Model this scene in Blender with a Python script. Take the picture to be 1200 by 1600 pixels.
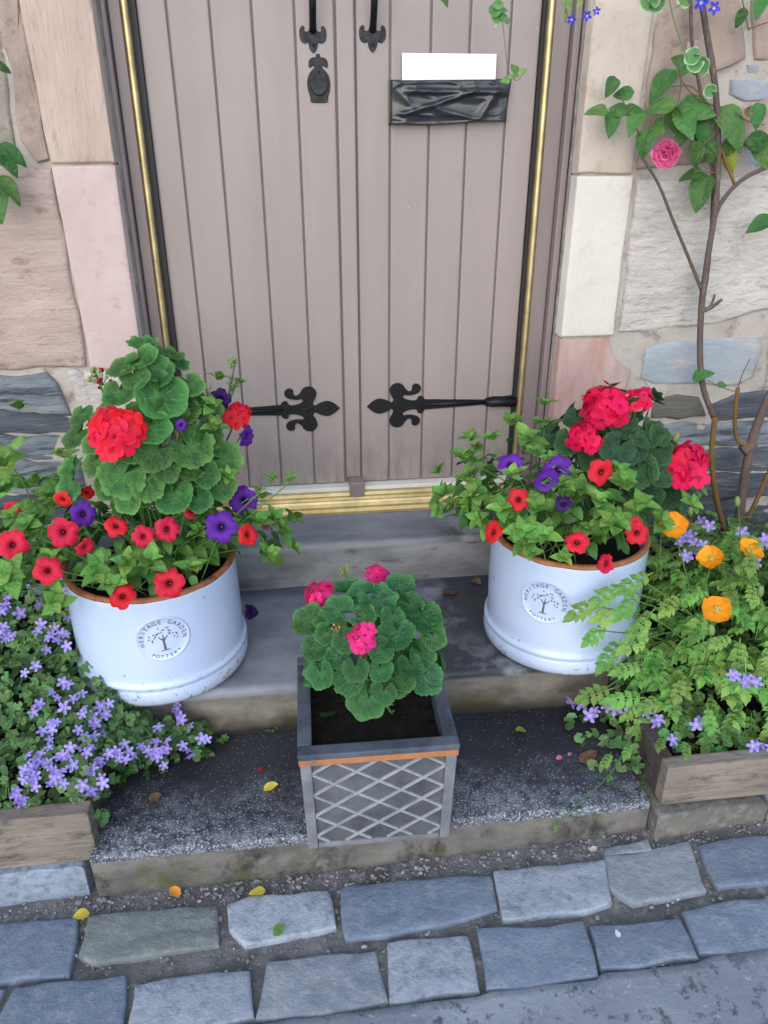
import bpy, bmesh, math, random
from mathutils import Vector, Matrix, noise
random.seed(7)
R = math.radians
for o in list(bpy.data.objects): bpy.data.objects.remove(o)
S = bpy.context.scene
COL = S.collection
# ------------------------------------------------------------------ camera, light, exposure
FPX, PITCH, YAW = 1202.0, R(26.3), R(7.0)
CAM = Vector((-0.165, -2.13, 1.382))
cd = bpy.data.cameras.new('camera'); cam = bpy.data.objects.new('camera', cd); COL.objects.link(cam)
cd.sensor_fit = 'VERTICAL'; cd.sensor_height = 24.0; cd.lens = FPX / 1600 * 24.0
cd.clip_start = 0.05; cd.clip_end = 500
cam.location = CAM; cam.rotation_euler = (math.pi / 2 - PITCH, 0, -YAW)
S.camera = cam
w = bpy.data.worlds.new('World'); S.world = w; w.use_nodes = True
wn = w.node_tree.nodes; wl = w.node_tree.links
sky = wn.new('ShaderNodeTexSky'); sky.sky_type = 'NISHITA'; sky.sun_disc = False
SUN_EL, SUN_AZ = R(30), R(200)
sky.sun_elevation = SUN_EL; sky.sun_rotation = SUN_AZ
sky.air_density = 1.0; sky.dust_density = 0.6; sky.ozone_density = 2.0
wl.new(sky.outputs[0], wn['Background'].inputs[0]); wn['Background'].inputs[1].default_value = 0.15
sd = bpy.data.lights.new('sun', 'SUN'); sd.energy = 1.15; sd.angle = R(80); sd.color = (1.0, 0.91, 0.82)
sun = bpy.data.objects.new('sun', sd); COL.objects.link(sun)
# sun stands in for bounce off houses opposite (open shade of a narrow street)
sdir = Vector((math.sin(SUN_AZ) * math.cos(SUN_EL), math.cos(SUN_AZ) * math.cos(SUN_EL), math.sin(SUN_EL)))
sun.rotation_euler = (-sdir).to_track_quat('-Z', 'Y').to_euler()
S.view_settings.view_transform = 'Standard'; S.view_settings.look = 'None'
S.view_settings.gamma = 1.0; S.view_settings.use_curve_mapping = False
S.view_settings.exposure = 0.97
S.render.engine = 'CYCLES'; S.cycles.max_bounces = 5; S.cycles.diffuse_bounces = 3; S.cycles.glossy_bounces = 2; S.cycles.transmission_bounces = 3

# ------------------------------------------------------------------ measuring helpers
CF = Vector((math.sin(YAW) * math.cos(PITCH), math.cos(YAW) * math.cos(PITCH), -math.sin(PITCH)))
CR = Vector((math.cos(YAW), -math.sin(YAW), 0)); CU = CR.cross(CF)
def ray(x, y): return CF + CR * ((x - 600) / FPX) - CU * ((y - 800) / FPX)
def onY(x, y, Y=0.0):
    d = ray(x, y); return CAM + d * ((Y - CAM.y) / d.y)
def onZ(x, y, Z=0.0):
    d = ray(x, y); return CAM + d * ((Z - CAM.z) / d.z)
def depth(p): return (p - CAM).dot(CF)
def m_per_px(p): return depth(p) / FPX
def ell_hit(x, y, c, r):
    """front intersection of a sight line with an ellipsoid; falls back to the closest point"""
    c = Vector(c); d = ray(x, y).normalized()
    s = lambda v: Vector((v.x / r[0], v.y / r[1], v.z / r[2]))
    o = s(CAM - c); e = s(d)
    A = e.dot(e); B = o.dot(e); Cc = o.dot(o) - 1
    D = B * B - A * Cc
    t = (-B - math.sqrt(D)) / A if D > 0 else -B / A
    p = CAM + d * t
    q = p - c
    n = Vector((q.x / r[0] ** 2, q.y / r[1] ** 2, q.z / r[2] ** 2)).normalized()
    return p, n
def snap(p, x, y): return CAM + ray(x, y) * depth(p)      # keep the distance, return to the sight line
def rnd(a, b): return random.uniform(a, b)
def rvec(s): return Vector((rnd(-s, s), rnd(-s, s), rnd(-s, s)))

# ------------------------------------------------------------------ materials
def lin(r, g, b):
    f = lambda c: (c / 255) / 12.92 if c / 255 <= .04045 else ((c / 255 + .055) / 1.055) ** 2.4
    return (f(r), f(g), f(b), 1)
class Mat:
    def __init__(s, name):
        s.m = bpy.data.materials.new(name); s.m.use_nodes = True
        s.t = s.m.node_tree; s.n = s.t.nodes; s.l = s.t.links
        s.b = s.n['Principled BSDF']; s.tc = None
    def node(s, k, **kw):
        x = s.n.new(k)
        for a, v in kw.items(): setattr(x, a, v)
        return x
    def coord(s, stretch=(1, 1, 1), rand=True):
        if not s.tc:
            s.tc = s.node('ShaderNodeTexCoord'); s.oi = s.node('ShaderNodeObjectInfo')
            mul = s.node('ShaderNodeVectorMath', operation='SCALE'); mul.inputs[0].default_value = (17.3, 9.1, 23.7)
            s.l.new(s.oi.outputs['Random'], mul.inputs['Scale'])
            add = s.node('ShaderNodeVectorMath', operation='ADD')
            s.l.new(s.tc.outputs['Object'], add.inputs[0]); s.l.new(mul.outputs[0], add.inputs[1])
            s.rc = add.outputs[0]
        mp = s.node('ShaderNodeMapping'); mp.inputs['Scale'].default_value = stretch
        s.l.new(s.rc if rand else s.tc.outputs['Object'], mp.inputs[0]); return mp.outputs[0]
    def noise(s, scale, stretch=(1, 1, 1), detail=5, rough=.6, lo=None, hi=None, dist=0.0, kind='noise'):
        c = s.coord(stretch)
        if kind == 'noise':
            x = s.node('ShaderNodeTexNoise'); x.inputs['Detail'].default_value = detail; x.inputs['Roughness'].default_value = rough
            x.inputs['Distortion'].default_value = dist
            x.inputs['Scale'].default_value = scale; out = x.outputs[0]
        else:
            x = s.node('ShaderNodeTexVoronoi'); x.inputs['Scale'].default_value = scale; out = x.outputs['Distance']
        s.l.new(c, x.inputs['Vector'])
        return out if lo is None else s.rng(out, lo, hi)
    def rng(s, v, lo, hi, a=0.0, b=1.0):
        m = s.node('ShaderNodeMapRange'); m.inputs[1].default_value = lo; m.inputs[2].default_value = hi
        m.inputs[3].default_value = a; m.inputs[4].default_value = b
        s.l.new(v, m.inputs[0]); return m.outputs[0]
    def math(s, op, a, b):
        m = s.node('ShaderNodeMath', operation=op)
        for i, v in enumerate((a, b)):
            if isinstance(v, (int, float)): m.inputs[i].default_value = v
            else: s.l.new(v, m.inputs[i])
        return m.outputs[0]
    def axis(s, k):
        s.coord()
        x = s.node('ShaderNodeSeparateXYZ'); s.l.new(s.tc.outputs['Object'], x.inputs[0]); return x.outputs[k]
    def radius(s):
        s.coord()
        x = s.node('ShaderNodeSeparateXYZ'); s.l.new(s.tc.outputs['Object'], x.inputs[0])
        return s.math('SQRT', s.math('ADD', s.math('MULTIPLY', x.outputs[0], x.outputs[0]), s.math('MULTIPLY', x.outputs[1], x.outputs[1])), 0)
    def mix(s, a, b, f):
        m = s.node('ShaderNodeMix', data_type='RGBA')
        for i, v in ((0, f), (6, a), (7, b)):
            if isinstance(v, (int, float, tuple)): m.inputs[i].default_value = v
            else: s.l.new(v, m.inputs[i])
        return m.outputs[2]
    def hsv(s, c, hue=0.0, sat=0.0, val=.2):
        """per-object variation"""
        s.coord()
        h = s.node('ShaderNodeHueSaturation'); s.l.new(c, h.inputs['Color'])
        r2 = s.math('FRACT', s.math('MULTIPLY', s.oi.outputs['Random'], 7.31), 0)
        s.l.new(s.rng(s.oi.outputs['Random'], 0, 1, 1 - val, 1 + val), h.inputs['Value'])
        s.l.new(s.rng(r2, 0, 1, .5 - hue, .5 + hue), h.inputs['Hue']); return h.outputs[0]
    def bump(s, h, strength=.4, dist=.004, prev=None):
        b = s.node('ShaderNodeBump'); b.inputs['Strength'].default_value = strength; b.inputs['Distance'].default_value = dist
        s.l.new(h, b.inputs['Height'])
        if prev is not None: s.l.new(prev, b.inputs['Normal'])
        s.l.new(b.outputs[0], s.b.inputs['Normal']); return b.outputs[0]
    def done(s, col, rough=.6, metal=0.0, spec=.5, coat=0.0, trans=0.0):
        for k, v in (('Base Color', col), ('Roughness', rough)):
            if isinstance(v, (int, float, tuple)): s.b.inputs[k].default_value = v
            else: s.l.new(v, s.b.inputs[k])
        s.b.inputs['Metallic'].default_value = metal; s.b.inputs['Specular IOR Level'].default_value = spec
        s.b.inputs['Coat Weight'].default_value = coat
        if trans > 0:
            t = s.node('ShaderNodeBsdfTranslucent'); mx = s.node('ShaderNodeMixShader'); mx.inputs[0].default_value = trans
            if isinstance(col, tuple): t.inputs[0].default_value = col
            else: s.l.new(col, t.inputs[0])
            s.l.new(s.b.outputs[0], mx.inputs[1]); s.l.new(t.outputs[0], mx.inputs[2])
            s.l.new(mx.outputs[0], s.n['Material Output'].inputs[0])
        return s.m

def stone_mat(name, c1, c2, scale=6, stretch=(1, 1, 1), c3=None, s3=20, t3=(.55, .7), grain=90, bump=.5, rough=.8, tool=None, val=.06, bd=.006):
    m = Mat(name)
    n1 = m.noise(scale, stretch, 6, .65, .3, .7, dist=.3)
    c = m.mix(lin(*c1), lin(*c2), n1)
    if c3: c = m.mix(c, lin(*c3), m.noise(s3, stretch, 6, .7, *t3))
    g = m.noise(grain, stretch, 3, .7)
    c = m.mix(c, m.mix(lin(*c1), (0.02, 0.018, 0.016, 1), .35), m.rng(g, .55, .8, 0, .55))
    c = m.hsv(c, .008, 0, val)
    h = m.math('ADD', m.math('MULTIPLY', m.noise(scale * 2.5, stretch, 8, .7), 1.0), m.math('MULTIPLY', g, .25))
    if tool:  # chisel marks
        h = m.math('ADD', h, m.math('MULTIPLY', m.noise(tool[0], tool[1], 2, .5, .35, .65), .35))
    m.bump(h, bump, bd)
    return m.done(c, rough, spec=.25)

def plain(name, c, rough=.6, metal=0.0, var=.08, nscale=20, bump=.15, spec=.5, coat=0.0, stretch=(1, 1, 1)):
    m = Mat(name)
    n = m.noise(nscale, stretch, 5, .6, .3, .7)
    a = lin(*c); b = lin(*[max(0, v * (1 - var * 2)) for v in c])
    col = m.mix(a, b, n)
    if bump: m.bump(m.noise(nscale * 3, stretch, 5, .6), bump, .003)
    return m.done(col, rough, metal, spec, coat)

MT = {}
MT['mortar'] = stone_mat('lime_mortar', (188, 178, 168), (166, 156, 146), 9, c3=(120, 110, 98), s3=14, grain=120, bump=.7)
MT['quoin_beige'] = stone_mat('beige_sandstone', (196, 174, 160), (178, 152, 140), 8, (1, 1, .4), (150, 124, 112), 22, (.56, .75), bump=.6, val=.02, tool=(40, (3, 1, .4)))
MT['quoin_pink'] = stone_mat('pink_sandstone', (200, 180, 173), (190, 167, 159), 7, (1, 1, 1), (178, 146, 136), 16, (.56, .75), bump=.4, val=.02)
MT['quoin_tan'] = stone_mat('tooled_tan_sandstone', (188, 167, 155), (170, 148, 137), 9, (.7, 1, 1.4), (146, 120, 108), 22, bump=.7, bd=.008, val=.02, tool=(30, (.25, 1, 1.6)))
MT['quoin_cream'] = stone_mat('cream_sandstone', (198, 184, 170), (184, 168, 154), 7, c3=(166, 148, 132), s3=18, bump=.45, val=.02)
MT['quoin_white'] = stone_mat('pale_limestone', (212, 205, 193), (202, 193, 181), 7, c3=(188, 176, 162), s3=14, t3=(.58, .75), bump=.35, val=.02)
MT['quoin_red'] = stone_mat('streaked_red_sandstone', (190, 164, 156), (164, 130, 122), 12, (1.4, 1, .35), (174, 120, 100), 14, (.52, .72), bump=.6, val=.02)
MT['rough_grey'] = stone_mat('rough_pale_stone', (198, 190, 182), (182, 174, 166), 10, (.8, 1, 1.2), (158, 148, 138), 24, bump=1.0, bd=.009, tool=(34, (.5, 1, 1.4)), val=.03)
MT['rough_brown'] = stone_mat('rough_brown_stone', (176, 156, 142), (152, 134, 122), 10, (1, 1, 1), (126, 110, 100), 22, bump=.9, val=.05)
MT['rough_olive'] = stone_mat('rough_olive_stone', (166, 156, 140), (146, 136, 122), 9, (1, 1, 1), (124, 114, 102), 20, bump=.9, val=.03)
MT['slab_blue'] = stone_mat('blue_grey_slab', (160, 165, 170), (140, 147, 154), 10, (.6, 1, 1.5), (178, 170, 160), 16, bump=.7, val=.04)
MT['slate'] = stone_mat('layered_blue_slate', (148, 154, 156), (104, 111, 118), 9, (.5, 1, 4), (58, 64, 74), 13, (.5, .66), bump=.9, rough=.6, val=.15, bd=.01)
MT['slate_dark'] = stone_mat('dark_slate', (104, 108, 114), (68, 73, 82), 10, (.5, 1, 4), (138, 132, 122), 14, (.55, .7), bump=.9, rough=.55, val=.15, bd=.01)
MT['slate_green'] = stone_mat('green_brown_slate', (122, 120, 110), (96, 90, 78), 10, (.5, 1, 4), (136, 130, 122), 8, (.55, .7), bump=.9, val=.1, bd=.01)
MT['wood_paint'] = plain('taupe_painted_wood', (152, 138, 133), .42, var=.06, nscale=3, bump=.14, stretch=(4, 4, .6))
def door_mat():
    m = Mat('taupe_painted_wood')
    c = m.mix(lin(152, 139, 133), lin(144, 132, 126), m.noise(3, (4, 4, .6), 5, .6, .3, .7))
    c = m.mix(c, lin(166, 153, 148), m.math('MULTIPLY', m.noise(16, (6, 1, .35), 6, .7, .52, .75), .14))
    low = m.rng(m.math('ADD', m.axis(2), m.math('MULTIPLY', m.noise(9, (2, 1, .6)), .3)), -.62, -.86)
    c = m.mix(c, lin(112, 102, 96), m.math('MULTIPLY', low, m.noise(22, (3, 1, .7), 6, .7, .4, .7)))
    c = m.mix(c, lin(190, 180, 174), m.noise(70, (1, 1, .6), 3, .5, .775, .79))
    m.bump(m.noise(14, (8, 1, .5), 6, .65), .07, .003)
    return m.done(c, m.rng(m.noise(6), .3, .7, .36, .52))
MT['wood_paint'] = door_mat()
MT['frame_paint'] = plain('taupe_frame_paint', (136, 122, 119), .45, var=.06, nscale=4, bump=.08, stretch=(3, 3, .6))
MT['groove'] = plain('dark_groove_backing', (122, 111, 108), .6, var=.05)  # darker tone for the boards behind the plank gaps
MT['brass'] = plain('aged_brass', (224, 204, 152), .46, 1.0, .12, 14, .1)
MT['seal'] = plain('black_rubber_seal', (34, 32, 36), .6)
MT['white_strip'] = plain('white_weather_strip', (222, 222, 206), .5, var=.04)
MT['caulk'] = plain('grey_sealant', (142, 136, 132), .7, var=.15, nscale=40)
MT['iron'] = plain('black_painted_iron', (26, 25, 28), .38, .3, .15, 60, .5)
MT['iron_worn'] = plain('worn_black_iron', (58, 58, 62), .5, .4, .3, 70, .7)
MT['tape'] = plain('black_plastic_tape', (44, 45, 47), .27, 0, .1, 8, .1, coat=.3)
MT['paper'] = plain('white_paper', (236, 236, 232), .8, var=.01, bump=0)
MT['gloss_white'] = None
def pot_mat():
    m = Mat('white_blue_glaze')
    c = m.mix(lin(198, 212, 236), lin(184, 202, 230), m.noise(5, (1, 1, .5), 4, .6, .35, .7))
    c = m.mix(c, lin(120, 110, 104), m.noise(42, (1, 1, 1), 3, .5, .71, .78))      # chips and specks
    gz = m.math('ADD', m.axis(2), m.math('MULTIPLY', m.noise(12, (1, 1, 1), 4), .05))
    c = m.mix(c, lin(150, 146, 140), m.rng(gz, .055, .022, 0, .55))               # dirt at the foot
    c = m.mix(c, lin(150, 140, 128), m.math('MULTIPLY', m.noise(7, (1, 1, .35), 7, .75, .56, .74), .35))
    c = m.mix(c, lin(128, 112, 98), m.math('MULTIPLY', m.rng(gz, .11, .03, 0, 1), m.noise(60, (1, 1, 1), 3, .6, .6, .68)))
    m.bump(m.noise(30), .06, .002)
    return m.done(c, .22, spec=.5, coat=.25)
MT['glaze'] = pot_mat()
MT['bare_rim'] = stone_mat('bare_terracotta_rim', (176, 112, 74), (140, 84, 54), 24, c3=(92, 62, 50), s3=30, bump=.4, rough=.5)
MT['ink'] = plain('brown_stamp_ink', (122, 110, 112), .6, var=.2, nscale=90)
MT['soil'] = stone_mat('dark_potting_soil', (46, 40, 36), (22, 19, 18), 40, c3=(96, 82, 68), s3=120, t3=(.6, .7), grain=200, bump=1.0, bd=.015)
def timber(name, a, b, c3):
    return stone_mat(name, a, b, 7, (.8, 2, 2.2), c3, 16, (.5, .68), grain=80, bump=.8, rough=.85, val=.05, tool=(14, (.3, 4, 5)))
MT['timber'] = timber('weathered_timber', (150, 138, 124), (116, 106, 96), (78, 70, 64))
MT['timber_dark'] = timber('dark_side_timber', (92, 83, 76), (62, 56, 52), (40, 37, 36))  # darker tone of the bed timber, for the side boards
MT['planter_grey'] = plain('grey_planter_frame', (132, 134, 138), .6, var=.14, nscale=18, bump=.3)
MT['planter_rim'] = plain('charcoal_planter_rim', (92, 100, 112), .55, var=.26, nscale=16, bump=.3)
MT['planter_panel'] = plain('dark_planter_panel', (98, 100, 106), .6, var=.2, nscale=14, bump=.3)
MT['planter_lattice'] = plain('pale_lattice', (164, 166, 170), .6, var=.12, nscale=30, bump=.3)
MT['planter_copper'] = stone_mat('worn_copper_brown_edge', (184, 122, 82), (160, 102, 68), 14, c3=(118, 104, 98), s3=18, t3=(.5, .64), bump=.3, rough=.55)
def step_mat(kind):
    m = Mat('step_' + kind)
    X, Y, Z = m.axis(0), m.axis(1), m.axis(2)
    nb = m.noise(5, (1, 1, 1), 5, .6)
    if kind == 'bottom':       # black terrazzo, white chips worn bare towards the front edge
        c = m.mix(lin(52, 53, 58), lin(38, 39, 44), m.noise(6, lo=.35, hi=.65))
        wear = m.rng(m.math('ADD', Y, m.math('MULTIPLY', m.math('SUBTRACT', nb, .5), -.34)), -.82, -1.0, .0, 1)
        sp = m.noise(230, (1, 1, 1), 2, .5)
        th = m.math('SUBTRACT', .66, m.math('MULTIPLY', wear, .13))
        c = m.mix(c, lin(150, 156, 164), m.rng(m.math('SUBTRACT', sp, th), 0, .07))
        c = m.mix(c, lin(140, 146, 154), m.math('MULTIPLY', m.math('MULTIPLY', wear, .95), m.noise(40, detail=8, rough=.75, lo=.4, hi=.75)))
        front = m.rng(Z, .083, .078)
        rc = m.mix(lin(122, 117, 110), lin(88, 84, 80), m.noise(8, (1.5, 1, 2), lo=.35, hi=.65))
        rc = m.mix(rc, lin(58, 56, 54), m.noise(11, (1, 1, .7), 6, .75, .52, .66))
        rc = m.mix(rc, lin(80, 86, 46), m.noise(7, (1, 1, 1), 6, .75, .53, .66))
        c = m.mix(c, rc, front); rough = .55
    elif kind == 'middle':
        c = m.mix(lin(136, 142, 148), lin(106, 112, 122), m.noise(7, (1, 1.5, 1), lo=.35, hi=.65))
        wet = m.rng(m.math('ADD', X, m.math('MULTIPLY', m.math('SUBTRACT', nb, .5), .7)), .12, .2)
        c = m.mix(c, lin(38, 38, 42), m.math('MULTIPLY', wet, .85))
        pale = m.math('MULTIPLY', m.noise(9, lo=.5, hi=.62), m.rng(Y, -.5, -.66))
        c = m.mix(c, lin(150, 154, 158), m.math('MULTIPLY', pale, .6))
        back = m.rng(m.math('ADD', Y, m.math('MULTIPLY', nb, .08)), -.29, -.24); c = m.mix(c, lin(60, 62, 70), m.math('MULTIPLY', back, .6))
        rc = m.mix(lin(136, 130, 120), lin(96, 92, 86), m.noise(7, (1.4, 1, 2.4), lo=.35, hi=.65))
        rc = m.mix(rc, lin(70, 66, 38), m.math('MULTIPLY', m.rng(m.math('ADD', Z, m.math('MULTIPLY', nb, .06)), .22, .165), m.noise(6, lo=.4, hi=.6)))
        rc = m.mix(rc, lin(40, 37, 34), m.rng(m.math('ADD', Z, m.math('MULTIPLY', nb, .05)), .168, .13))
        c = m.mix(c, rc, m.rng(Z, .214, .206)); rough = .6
    else:
        c = m.mix(lin(134, 138, 142), lin(106, 111, 117), m.noise(6, (.6, 2, 1), lo=.35, hi=.65))
        wet = m.math('MULTIPLY', m.rng(X, .2, .28), m.noise(9, lo=.42, hi=.55)); c = m.mix(c, lin(44, 44, 42), wet)
        edge = m.rng(m.math('ADD', Y, m.math('MULTIPLY', nb, .06)), -.205, -.235); c = m.mix(c, lin(150, 148, 142), m.math('MULTIPLY', edge, .45))
        rc = m.mix(lin(142, 142, 140), lin(106, 105, 104), m.noise(6, (1, 1, 2.5), lo=.35, hi=.65))
        rc = m.mix(rc, lin(80, 80, 80), m.noise(12, (.8, 1, 3), 6, .7, .58, .7))
        c = m.mix(c, rc, m.rng(Z, .348, .34)); rough = .65
    m.bump(m.math('ADD', m.noise(30, (.6, 1, 2), 7, .7), m.math('MULTIPLY', m.noise(180), .3)), .45, .005)
    return m.done(c, m.rng(m.noise(8), .3, .7, rough - .12, rough + .15), spec=.4)
for k in ('bottom', 'middle', 'top'): MT['step_' + k] = step_mat(k)
MT['dirt'] = stone_mat('gritty_dirt_joint', (132, 130, 127), (80, 78, 76), 11, c3=(146, 145, 142), s3=48, t3=(.54, .64), grain=160, bump=1.0, bd=.012)
def concrete():
    m = Mat('stained_concrete_road')
    c = m.mix(lin(150, 156, 162), lin(132, 138, 146), m.noise(4, lo=.35, hi=.65))
    c = m.mix(c, lin(84, 90, 100), m.noise(30, detail=6, rough=.75, lo=.54, hi=.63))
    c = m.mix(c, lin(104, 110, 120), m.noise(5, detail=7, rough=.75, lo=.52, hi=.72))
    c = m.mix(c, lin(170, 168, 162), m.noise(90, detail=2, lo=.66, hi=.7))
    m.bump(m.noise(70, detail=8, rough=.75), .6, .006)
    return m.done(c, .8, spec=.3)
MT['concrete'] = concrete()
def sett_mat(name, a, b, c3):
    return stone_mat(name, a, b, 9, (1, 1, 1), c3, 42, (.48, .68), grain=150, bump=1.0, rough=.7, val=.09, bd=.007)
MT['sett_blue'] = sett_mat('blue_slate_sett', (126, 139, 154), (108, 121, 137), (142, 149, 155))
MT['sett_grey'] = sett_mat('grey_sett', (144, 150, 156), (122, 129, 138), (156, 159, 159))
MT['sett_green'] = sett_mat('greenish_sett', (126, 132, 128), (106, 112, 110), (140, 144, 138))
MT['sett_pale'] = sett_mat('pale_worn_sett', (168, 174, 180), (144, 152, 162), (120, 128, 140))
MT['riser_stone'] = sett_mat('weathered_kerb', (118, 112, 104), (90, 86, 82), (134, 130, 122))
MT['kerb_blue'] = sett_mat('pale_blue_kerb', (146, 158, 174), (122, 132, 146), (104, 106, 106))

def leaf_mat(name, a, b, zone=None, edge=None, val=.25, hue=.02, rough=.5, trans=.22, vein=True, island=False):
    m = Mat(name)
    c = m.mix(lin(*a), lin(*b), m.noise(1.6, detail=3, lo=.3, hi=.7))
    if zone:
        r = m.radius(); z = m.math('MULTIPLY', m.rng(r, .25, .5), m.rng(r, .72, .5)); c = m.mix(c, lin(*zone), m.math('MULTIPLY', z, .55))
    if edge: c = m.mix(c, lin(*edge), m.rng(m.radius(), .8, 1.0, 0, .7))
    if zone:
        x = m.node('ShaderNodeSeparateXYZ'); m.l.new(m.tc.outputs['Object'], x.inputs[0]); an = m.math('ARCTAN2', x.outputs[0], x.outputs[1])
        wv = m.rng(m.math('ABSOLUTE', m.math('SINE', m.math('MULTIPLY', an, 3.5), 0), 0), .16, .02); c = m.mix(c, lin(*[min(255, v + 34) for v in a]), m.math('MULTIPLY', wv, m.rng(r, 1.0, .2, .0, .75)))
    if island:
        g = m.node('ShaderNodeNewGeometry'); h = m.node('ShaderNodeHueSaturation'); m.l.new(c, h.inputs['Color']); m.l.new(m.rng(g.outputs['Random Per Island'], 0, 1, 1 - val, 1 + val), h.inputs['Value'])
        m.l.new(m.rng(m.math('FRACT', m.math('MULTIPLY', g.outputs['Random Per Island'], 9.7), 0), 0, 1, .5 - hue, .5 + hue), h.inputs['Hue']); c = h.outputs[0]
    else: c = m.hsv(c, hue, 0, val)
    if vein: m.bump(m.noise(5, detail=4), .35, .12)
    return m.done(c, rough, spec=.4, trans=trans)
MT['ger_leaf'] = leaf_mat('geranium_leaf', (76, 128, 58), (52, 102, 46), zone=(44, 80, 44), edge=(106, 152, 80))
MT['ger_leaf_dark'] = leaf_mat('dark_geranium_leaf', (52, 92, 50), (36, 74, 42), zone=(30, 58, 38), edge=(66, 106, 62))
MT['ger_leaf_gloss'] = leaf_mat('glossy_geranium_leaf', (58, 114, 54), (42, 94, 46), zone=(36, 76, 42), edge=(86, 136, 74), rough=.3)
MT['pet_leaf'] = leaf_mat('petunia_leaf', (122, 166, 74), (88, 138, 58), val=.32)
MT['bell_leaf'] = leaf_mat('bellflower_leaf', (96, 132, 72), (76, 112, 62), val=.5, hue=.03, island=True, vein=False)
MT['pet_mass'] = leaf_mat('petunia_leaf_mass', (94, 140, 60), (70, 116, 48), val=.45, island=True, vein=False)
MT['poppy_mass'] = leaf_mat('poppy_leaf_mass', (124, 168, 78), (98, 146, 66), val=.4, hue=.03, island=True, vein=False)
MT['poppy_leaf'] = leaf_mat('poppy_leaf', (140, 180, 88), (110, 156, 74), val=.28, hue=.03)
MT['rose_leaf'] = leaf_mat('rose_leaf', (84, 128, 62), (62, 106, 52), val=.25, rough=.42)
MT['var_leaf'] = leaf_mat('variegated_leaf', (110, 158, 96), (86, 140, 80), edge=(214, 224, 190), val=.1)
MT['yellow_leaf'] = leaf_mat('yellowing_leaf', (178, 178, 70), (140, 160, 66), val=.15)
MT['stem'] = leaf_mat('green_stem', (96, 132, 66), (72, 108, 54), val=.1, trans=0, vein=False)
MT['stem_red'] = leaf_mat('brown_green_stem', (108, 98, 60), (88, 76, 50), val=.1, trans=0, vein=False)
def petal_mat(name, a, b, throat=None, vein=None, t=(.12, .32), val=.08, trans=.3, eye=None):
    m = Mat(name); r = m.radius()
    c = m.mix(lin(*a), lin(*b), m.noise(1.4, detail=3, lo=.3, hi=.7))
    if vein:
        x = m.node('ShaderNodeSeparateXYZ'); m.l.new(m.tc.outputs['Object'], x.inputs[0])
        an = m.math('ARCTAN2', x.outputs[1], x.outputs[0])
        wv = m.rng(m.math('SINE', m.math('MULTIPLY', an, 25), 0), .5, 1)
        c = m.mix(c, lin(*vein), m.math('MULTIPLY', wv, m.rng(r, .95, .3, 0, .6)))
    if throat: c = m.mix(c, lin(*throat), m.rng(r, t[1], t[0]))
    c = m.hsv(c, .006, 0, val)
    return m.done(c, .55, spec=.25, trans=trans)
MT['pet_red'] = petal_mat('red_petunia_petal', (228, 44, 66), (214, 32, 56), (84, 4, 22), (186, 20, 42), (.08, .38))
MT['pet_purple'] = petal_mat('purple_petunia_petal', (112, 46, 168), (92, 32, 146), (40, 10, 66), (62, 18, 104), (.1, .4))
MT['pet_dark'] = petal_mat('dark_purple_petunia_petal', (66, 26, 100), (50, 18, 78), (24, 8, 48), (34, 12, 66), (.1, .4))
MT['ger_coral'] = petal_mat('coral_red_geranium_petal', (238, 42, 66), (226, 30, 54), (160, 8, 32), None, (.05, .36), val=.13)
MT['ger_crimson'] = petal_mat('crimson_geranium_petal', (230, 26, 84), (214, 16, 68), (150, 4, 40), None, (.05, .36), val=.13)
MT['ger_pink'] = petal_mat('hot_pink_geranium_petal', (244, 70, 146), (234, 44, 122), (196, 14, 80), None, (.05, .3), val=.18)
MT['bell'] = petal_mat('lavender_bellflower_petal', (186, 168, 234), (170, 152, 226), (200, 192, 240), (156, 136, 214), (.05, .35))
MT['poppy'] = petal_mat('orange_poppy_petal', (246, 164, 30), (240, 150, 24), (236, 190, 60), None, (.1, .3))
MT['poppy_eye'] = plain('poppy_stamens', (226, 200, 90), .7, var=.2, nscale=200)
MT['rose_pink'] = petal_mat('pink_rose_petal', (255, 160, 204), (252, 134, 188), None, trans=.5)
MT['lobelia'] = petal_mat('blue_lobelia_petal', (88, 84, 216), (70, 66, 200), (210, 210, 240), None, (.1, .3))
MT['bud'] = leaf_mat('green_buds', (122, 152, 82), (148, 150, 84), val=.2, trans=.1, vein=False)
MT['bark'] = stone_mat('rose_bark', (112, 96, 88), (84, 70, 64), 20, (2, 2, .5), (140, 124, 112), 40, bump=.7, val=.05)
MT['bark_gold'] = stone_mat('golden_brown_stem', (128, 100, 56), (104, 80, 48), 20, (2, 2, .5), (84, 66, 46), 40, bump=.4, val=.05)
MT['dead'] = leaf_mat('brown_dead_leaf', (122, 92, 66), (96, 70, 50), val=.2, trans=.1)

# ------------------------------------------------------------------ object helpers
def link(name, mesh, parent=None, mtx=None):
    o = bpy.data.objects.new(name, mesh); COL.objects.link(o)
    if parent is not None: o.parent = parent
    if mtx is not None:
        if parent is not None:
            off = Vector((0, 0, 0)); q = parent
            while q is not None: off += q.location; q = q.parent
            mtx = Matrix.Translation(-off) @ mtx
        o.matrix_local = mtx if parent is not None else mtx
        if parent is None: o.matrix_world = mtx
    return o
def mesh(name, v, f, mats, smooth=True, mi=None):
    me = bpy.data.meshes.new(name); me.from_pydata([tuple(a) for a in v], [], f); me.update()
    for m in (mats if isinstance(mats, (list, tuple)) else [mats]): me.materials.append(MT[m] if isinstance(m, str) else m)
    if smooth: me.polygons.foreach_set('use_smooth', [True] * len(me.polygons))
    if mi: me.polygons.foreach_set('material_index', mi)
    return me
def tag(o, label=None, cat=None, group=None, kind=None):
    for k, v in (('label', label), ('category', cat), ('group', group), ('kind', kind)):
        if v: o[k] = v
    return o
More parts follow.
